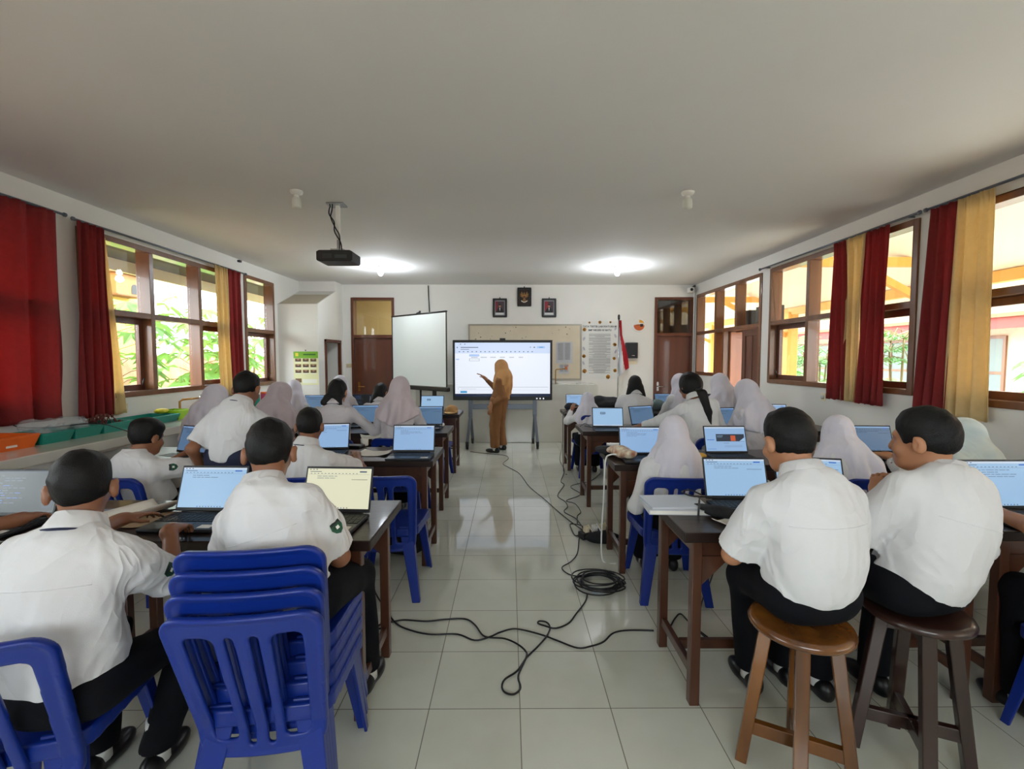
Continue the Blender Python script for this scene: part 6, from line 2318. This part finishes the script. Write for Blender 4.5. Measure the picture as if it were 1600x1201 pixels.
cable('thin black cable running from the touch screen down the aisle to the power strip', [(600, 45), (680, 55), (755, 63), (775, 75), (750, 100), (775, 118), (825, 145), (870, 205), (940, 265), (1010, 325), (1065, 370), (1112, 405)], .0045)
cable('wavy thin cable along the right tables from the far row to the power strip', [(1012, -8), (1020, 20), (1010, 80), (1030, 130), (1015, 180), (1030, 200), (1000, 245), (1035, 275), (1045, 300), (1030, 320), (1080, 350), (1105, 380), (1120, 402)], .0045)
cable('kinked cable under the third right table', [(1195, 145), (1150, 180), (1060, 205), (1105, 240), (1040, 270), (1080, 285), (1105, 320), (1090, 340), (1090, 375)], .0042)
cable('cable looping from the power strip to the coiled cable', [(1128, 404), (1085, 432), (1062, 400), (1062, 375), (1120, 392), (1100, 440), (1090, 510), (1060, 550), (1020, 578), (1050, 605), (1110, 620)], .0045)
cable('long black cable with a big loop at the bottom of the aisle', [(1135, 700), (1125, 735), (1085, 790), (1050, 830), (990, 855), (940, 845), (910, 830), (918, 822), (950, 830), (965, 850), (950, 890), (910, 940), (860, 985), (815, 1050), (760, 1090), (745, 1120), (760, 1150), (800, 1160), (830, 1125), (820, 1070), (856, 990), (855, 960), (820, 930), (760, 905), (690, 895), (655, 885), (620, 840), (575, 810), (480, 815), (400, 825), (300, 815), (245, 825), (190, 840), (150, 850)], .0048)
cable('black cable crossing the aisle from the nearest left table to the nearest right table', [(150, 640), (170, 700), (210, 765), (260, 830), (330, 865), (420, 885), (540, 880), (620, 910), (690, 896), (740, 870), (810, 858), (920, 885), (1000, 910), (1090, 945), (1150, 940), (1210, 915), (1250, 880), (1300, 868), (1377, 862), (1440, 866)], .0048)
cable('black cable curling on the floor behind the leg of the nearest left table', [(0, 665), (50, 730), (45, 830), (60, 870), (95, 875), (80, 840), (110, 825), (150, 830), (150, 855), (210, 855)], .0045)
cable('black cable on the floor under the nearest right table', [(1122, 872), (1109, 911), (1098, 937), (1090, 978), (1106, 999)], .0045, crop=False)
cable('black cable arching beside the stretcher of the nearest right table', [(1046, 981), (1055, 966), (1064, 960), (1078, 973), (1106, 996)], .0045, crop=False)
m = MB()
c0, ex = PZ(936, 912, .006), PZ(974, 912, .006)
ey = PZ(936, 896, .006)
rx, ry = (ex - c0).length, (ey - c0).length
rng = random.Random(12)
pts = []
for k in range(9 * 16):
    a = 2 * math.pi * k / 16
    lp = k // 16
    kx, ky = (.72 + .045 * ((lp * 5) % 7)), (.66 + .05 * ((lp * 3) % 7))
    pts.append(V3(c0.x + rx * kx * math.cos(a) + .03 * math.sin(lp * 2.2), c0.y + ry * ky * math.sin(a) + .03 * math.cos(lp * 1.7), .007 + .005 * lp + .002 * math.sin(3 * a)))
m.tube(smooth_path(pts, 2), .0050, 6)
tag(m.build('coiled_cable', M['black']), 'coil of black cable lying on the tiles in the aisle', 'cable')
# power strip with plugs beside the second right table
pc = PZ(921, 840, 0)
st_ = thing('power_strip', 'black power strip with pale plugs beside the second right table leg', 'power strip', (pc.x, pc.y, 0), math.radians(20))
m = MB(); m.box((.06, 0, .03), (.30, .09, .055)); m.build('strip_body', M['black'], st_, bevel=.008)
for i in range(3):
    m = MB(); m.box((-.03 + .08 * i, 0, .08), (.04, .04, .05)); m.tube([(-.03 + .08 * i, 0, .10), (-.03 + .08 * i, -.03, .13), (.0 + .08 * i, -.07, .06), (.02 + .08 * i, -.09, .008)], .005, 6); m.build('plug', M['cream'] if i != 1 else M['white'], st_, bevel=0)
F = Field((pc.x - .2, pc.y - .25, -.01), (pc.x + .35, pc.y + .1, .2), .01)
F.ell((pc.x + .09, pc.y - .12, .05), (.15, .055, .05), k=.02).plane((0, 0, .002), (0, 0, -1))
o_ = F.build('cable_bag', M['blacksoft'], None, origin=(pc.x + .09, pc.y - .12, 0)); o_.location = (pc.x + .09, pc.y - .12, 0)
tag(o_, 'soft black bag on the floor beside the power strip', 'bag')
# white cable hanging from the aisle end of the second right table
m = MB(); m.tube(smooth_path([V3(.92, 3.36, .812), V3(.83, 3.36, .835), V3(.745, 3.40, .83), V3(.715, 3.42, .77), V3(.710, 3.44, .5), V3(.70, 3.46, .2), V3(.71, 3.44, .008), V3(.80, 3.40, .006)]), .006, 8)
tag(m.build('white_cable', M['white']), 'white cable hanging down the aisle end of the second right table', 'cable')
m = MB(); m.tube(smooth_path([V3(.775, 6.33, .81), V3(.735, 6.30, .78), V3(.73, 6.28, .45), V3(.74, 6.27, .02), V3(.76, 6.1, .006)]), .005, 7)
tag(m.build('hanging_cable', M['black']), 'black cable hanging from the far right table at the aisle', 'cable')
m = MB(); lo_ = [V3(-1.02 + .12 * math.cos(k * .9) + .02 * k % .05, 7.98 + .10 * math.sin(k * .9), .006 + .004 * (k % 5)) for k in range(24)]
m.tube(smooth_path(lo_, 3), .005, 6)
tag(m.build('tangled_cable', M['black']), 'small tangle of black cable by the left wheel of the touch screen stand', 'cable')


# ------------------------------------------------------------------ books, papers, pouches and bags on the tables
def book(label, px, py, w_, d_, h, rz, cover, z=None, name='book', n=1):
    z = z or ZD
    p = PZ(px, py, z)
    r = thing(name, label, 'book', (p.x, p.y, z), math.radians(rz))
    m = MB(); m.box((0, 0, h / 2), (w_ - .006, d_ - .006, h - .004)); m.build('pages', M['paper'], r)
    m = MB(); m.box((0, 0, h - .0015), (w_, d_, .003)); m.box((0, 0, .0015), (w_, d_, .003)); m.box((-w_ / 2 + .0015, 0, h / 2), (.003, d_, h - .006)); m.build('cover', cover, r)
    return r


def paper(label, px, py, w_, d_, rz, curl=.02, z=None, material=None, name='paper_sheet'):
    z = z or ZD
    p = PZ(px, py, z)
    m = MB()
    m.grid(12, 8, lambda u, v: ((u - .5) * w_, (v - .5) * d_, .003 + curl * max(0, abs(u - .45) - .15) ** 1.5 * 2 + .003 * math.sin(6 * v + 4 * u) * u))
    o = m.build(name, material or M['paper'], None, solid=.002)
    o.location = (p.x, p.y, z)
    o.rotation_euler = (0, 0, math.radians(rz))
    return tag(o, label, 'paper')


cov = mat('pale_cover', '#c9ccd2', .45, var=.06, vscale=9)
book('pale bound book on the corner of the nearest right table, lower of two', 1054, 793, .30, .22, .022, -3, cov)
book('thin pale notebook lying on the bound book of the nearest right table', 1050, 785, .27, .20, .010, 2, mat('pale_cover_blue', '#b9c2d0', .45), z=ZD + .022, name='notebook')
paper('open notebook page curling beside the hand of the boy at the lower left', 216, 806, .20, .26, -20, .10, name='open_notebook')
paper('white open notebook under the arm of the boy at the second left table', 588, 709, .25, .19, -4, .05, name='open_notebook')
paper('brown paper sheet between two laptops on the nearest left table', 250, 812, .24, .20, 8, .02, material=mat('kraft', '#a98f72', .8))
paper('white paper corner in front of the laptop of the boy on the orange-brown stool', 1150, 822, .12, .16, 24, .05)
paper('white paper at the elbow of the girl in a pale hijab', 581, 683, .20, .22, 20, .05)
book('thin white notebook beside the laptop of the boy turned to the right', 277, 716, .20, .15, .008, -20, M['paper'], name='notebook')
p_ = PZ(177, 800, ZD)
ph_ = thing('phone', 'dark phone with a pale screen lying on the nearest left table', 'phone', (p_.x, p_.y, ZD), math.radians(15))
m = MB(); m.box((0, 0, .004), (.16, .078, .008)); m.build('case', M['black'], ph_, bevel=.003)
m = MB(); m.box((0, 0, .0086), (.145, .066, .001)); m.build('display', mat('phone_screen', '#9fb4c8', .1), ph_)


def blob(label, cat, name, c, r, material, seed, extra=(), wr=.004, fr=30, zmin=None, rot=0, h=.009, group=None):
    c = V3(*c)
    R = np.array(rotz(rot))
    e = max(r) + .06
    F = Field(c - V3(e, e, e), c + V3(e, e, e), h)
    F.ell(c, r, R, k=.01)
    for off, rr in extra:
        F.ell(c + rotz(rot) @ V3(*off), rr, R, k=.025)
    F.wrinkle(wr, fr, seed)
    if zmin is not None:
        F.plane((0, 0, zmin + .001), (0, 0, -1), k=.004)
    o = F.build(name, material, None, origin=(c.x, c.y, zmin if zmin is not None else c.z))
    o.location = (c.x, c.y, zmin if zmin is not None else c.z)
    return tag(o, label, cat, group)


p_ = PZ(972, 717, ZD)
sn = blob('crumpled cream snack bag with reddish print at the aisle end of the second right table', 'snack bag', 'snack_bag', (p_.x, p_.y + .03, ZD + .05), (.060, .115, .05), mat('snack_foil', '#ddd6bd', .35, color2='#a5674a', vscale=24, detail=1), 2, zmin=ZD, rot=.35, extra=[((0, .11, -.01), (.06, .03, .03)), ((0, -.11, .0), (.06, .03, .035))], h=.007)
p_ = PZ(948, 706, ZD)
blob('flat black pouch behind the snack bag on the second right table', 'pouch', 'black_pouch', (p_.x, p_.y, ZD + .02), (.09, .12, .022), M['blacksoft'], 3, zmin=ZD)
p_ = PZ(958, 700, ZD)
m = MB(); m.box((0, 0, .022), (.11, .05, .044)); m.lathe([(.0, .0), (.008, 0), (.008, .002)], 10, (.035, -.0255, .025), RX, mi=1)
o_ = m.build('adapter_box', [M['white'], M['black']], None, bevel=0); o_.location = (p_.x, p_.y - .02, ZD)
tag(o_, 'small white adapter box at the back of the second right table', 'box')
p_ = PZ(1092, 716, ZD)
blob('small orange-yellow packet on the second right table behind the seated girl', 'packet', 'snack_packet', (p_.x, p_.y, ZD + .02), (.06, .04, .022), mat('yellow_packet', '#dba42e', .4), 4, zmin=ZD, h=.007)
p_ = PZ(1128, 806, ZD)
blob('black cloth sleeve lying in front of the laptop on the nearest right table', 'sleeve', 'laptop_sleeve', (p_.x, p_.y - .01, ZD + .024), (.055, .16, .026), M['blacksoft'], 5, zmin=ZD, rot=.75)
p_ = PZ(1091, 806, ZD)
m = MB(); m.tube([(0, 0, 0), (.012, .02, .07)], .005, 8); m.tube([(.012, .02, .07), (.013, .022, .085)], .003, 8)
o_ = m.build('pen', M['dkgrey']); o_.location = (p_.x, p_.y, ZD); tag(o_, 'dark pen standing by the bound books on the nearest right table', 'pen')
m = MB(); a_ = PZ(1095, 781, ZD); m.tube(smooth_path([a_ + V3(0, 0, .03), a_ + V3(-.05, .03, .045), a_ + V3(-.10, .0, .042), a_ + V3(-.06, -.05, .036), a_ + V3(.04, -.04, .03), a_ + V3(.10, .02, .006)]), .004, 6)
tag(m.build('charger_cable', M['black']), 'thin black charger cable looped over the bound books', 'cable')
p_ = PZ(1115, 668, ZD)
blob('grey folded bag on the third right table beside the girl in a hijab', 'bag', 'grey_bag', (p_.x, p_.y, ZD + .05), (.12, .08, .05), mat('grey_cloth', '#6f7378', .85, bump=.2, bscale=120), 6, zmin=ZD, wr=.007, rot=-.3)
p_ = PZ(1025, 640, ZD)
blob('grey-green backpack on the far right table between two girls', 'backpack', 'backpack', (p_.x, p_.y, ZD + .07), (.14, .10, .08), mat('greygreen_cloth', '#56696a', .85, bump=.2, bscale=120), 7, zmin=ZD, wr=.007)
p_ = PZ(950, 640, ZD)
blob('black backpack lying on the far right table behind the small girl', 'backpack', 'backpack', (p_.x, p_.y + .05, ZD + .09), (.20, .12, .09), M['blacksoft'], 8, zmin=ZD, wr=.006, extra=[((-.12, 0, .02), (.11, .11, .085)), ((.12, 0, .0), (.12, .11, .085)), ((.0, -.1, -.02), (.16, .06, .06))])
p_ = PZ(882, 640, ZD)
blob('black bag on the aisle end of the far right table', 'bag', 'black_bag', (.90, 6.66, ZD + .05), (.10, .09, .055), M['blacksoft'], 9, zmin=ZD, wr=.005)
b0 = PZ(628, 876, 0)
blob('black school bag on the floor under the second left table', 'bag', 'school_bag', (b0.x - .02, b0.y + .17, .12), (.20, .13, .15), M['blacksoft'], 10, zmin=0, wr=.006, h=.012)
# tan cap at the far left table
p_ = PZ(705, 645, ZD)
cp = thing('tan_cap', 'tan cap lying on the aisle end of the farthest left table', 'cap', (p_.x, p_.y, ZD))
F = Field((-.16, -.18, -.01), (.16, .16, .16), .008); F.ell((0, .02, .03), (.09, .10, .085), k=.01); F.wrinkle(.003, 40, 2); F.plane((0, 0, .002), (0, 0, -1))
F.build('crown_panel', mat('tan_cloth', '#b98d58', .8, var=.15, bump=.2, bscale=150), cp)
F = Field((-.16, -.25, -.01), (.16, .1, .06), .007); F.ell((-.01, -.07, .012), (.08, .10, .012), k=.01); F.plane((0, 0, .001), (0, 0, -1))
F.build('visor', mat('tan_cloth_light', '#d0ab70', .8), cp)
p_ = PZ(552, 699, ZD)
m = MB(); m.box((0, 0, .012), (.17, .09, .024)); o_ = m.build('phone_case', M['black'], bevel=.006); o_.location = (p_.x, p_.y, ZD); o_.rotation_euler = (0, 0, -.2)
tag(o_, 'flat black case on the second left table between two laptops', 'case')
p_ = PZ(568, 697, ZD)
m = MB(); m.lathe([(.026, 0), (.030, .002), (.033, .06), (.030, .06), (.027, .006)], 18); o_ = m.build('paper_cup', M['paper']); o_.location = (p_.x, p_.y + .03, ZD)
tag(o_, 'small white cup on the second left table', 'cup')
p_ = PZ(686, 666, ZD)
blob('small white crumpled packet at the end of the third left table', 'packet', 'white_packet', (p_.x, p_.y, ZD + .02), (.06, .045, .025), M['paper'], 12, zmin=ZD, h=.007)
m = MB(); a_ = PZ(262, 800, ZD); m.tube(smooth_path([a_ + V3(-.12, .02, .006), a_ + V3(-.05, .07, .010), a_ + V3(.02, .10, .02), a_ + V3(.05, .03, .012), a_ + V3(-.02, -.03, .006), a_ + V3(.04, -.08, .006)]), .004, 6)
tag(m.build('charger_cable', M['black']), 'thin black charger cable between two laptops on the nearest left table', 'cable')
m = MB(); a_ = PZ(915, 667, ZD); m.tube(smooth_path([a_ + V3(-.06, 0, .006), a_ + V3(0, .06, .03), a_ + V3(.05, .0, .008), a_ + V3(-.02, -.04, .02), a_ + V3(.07, -.06, .006)]), .004, 6)
tag(m.build('charger_cable', M['black']), 'small loop of black cable at the aisle end of the third right table', 'cable')
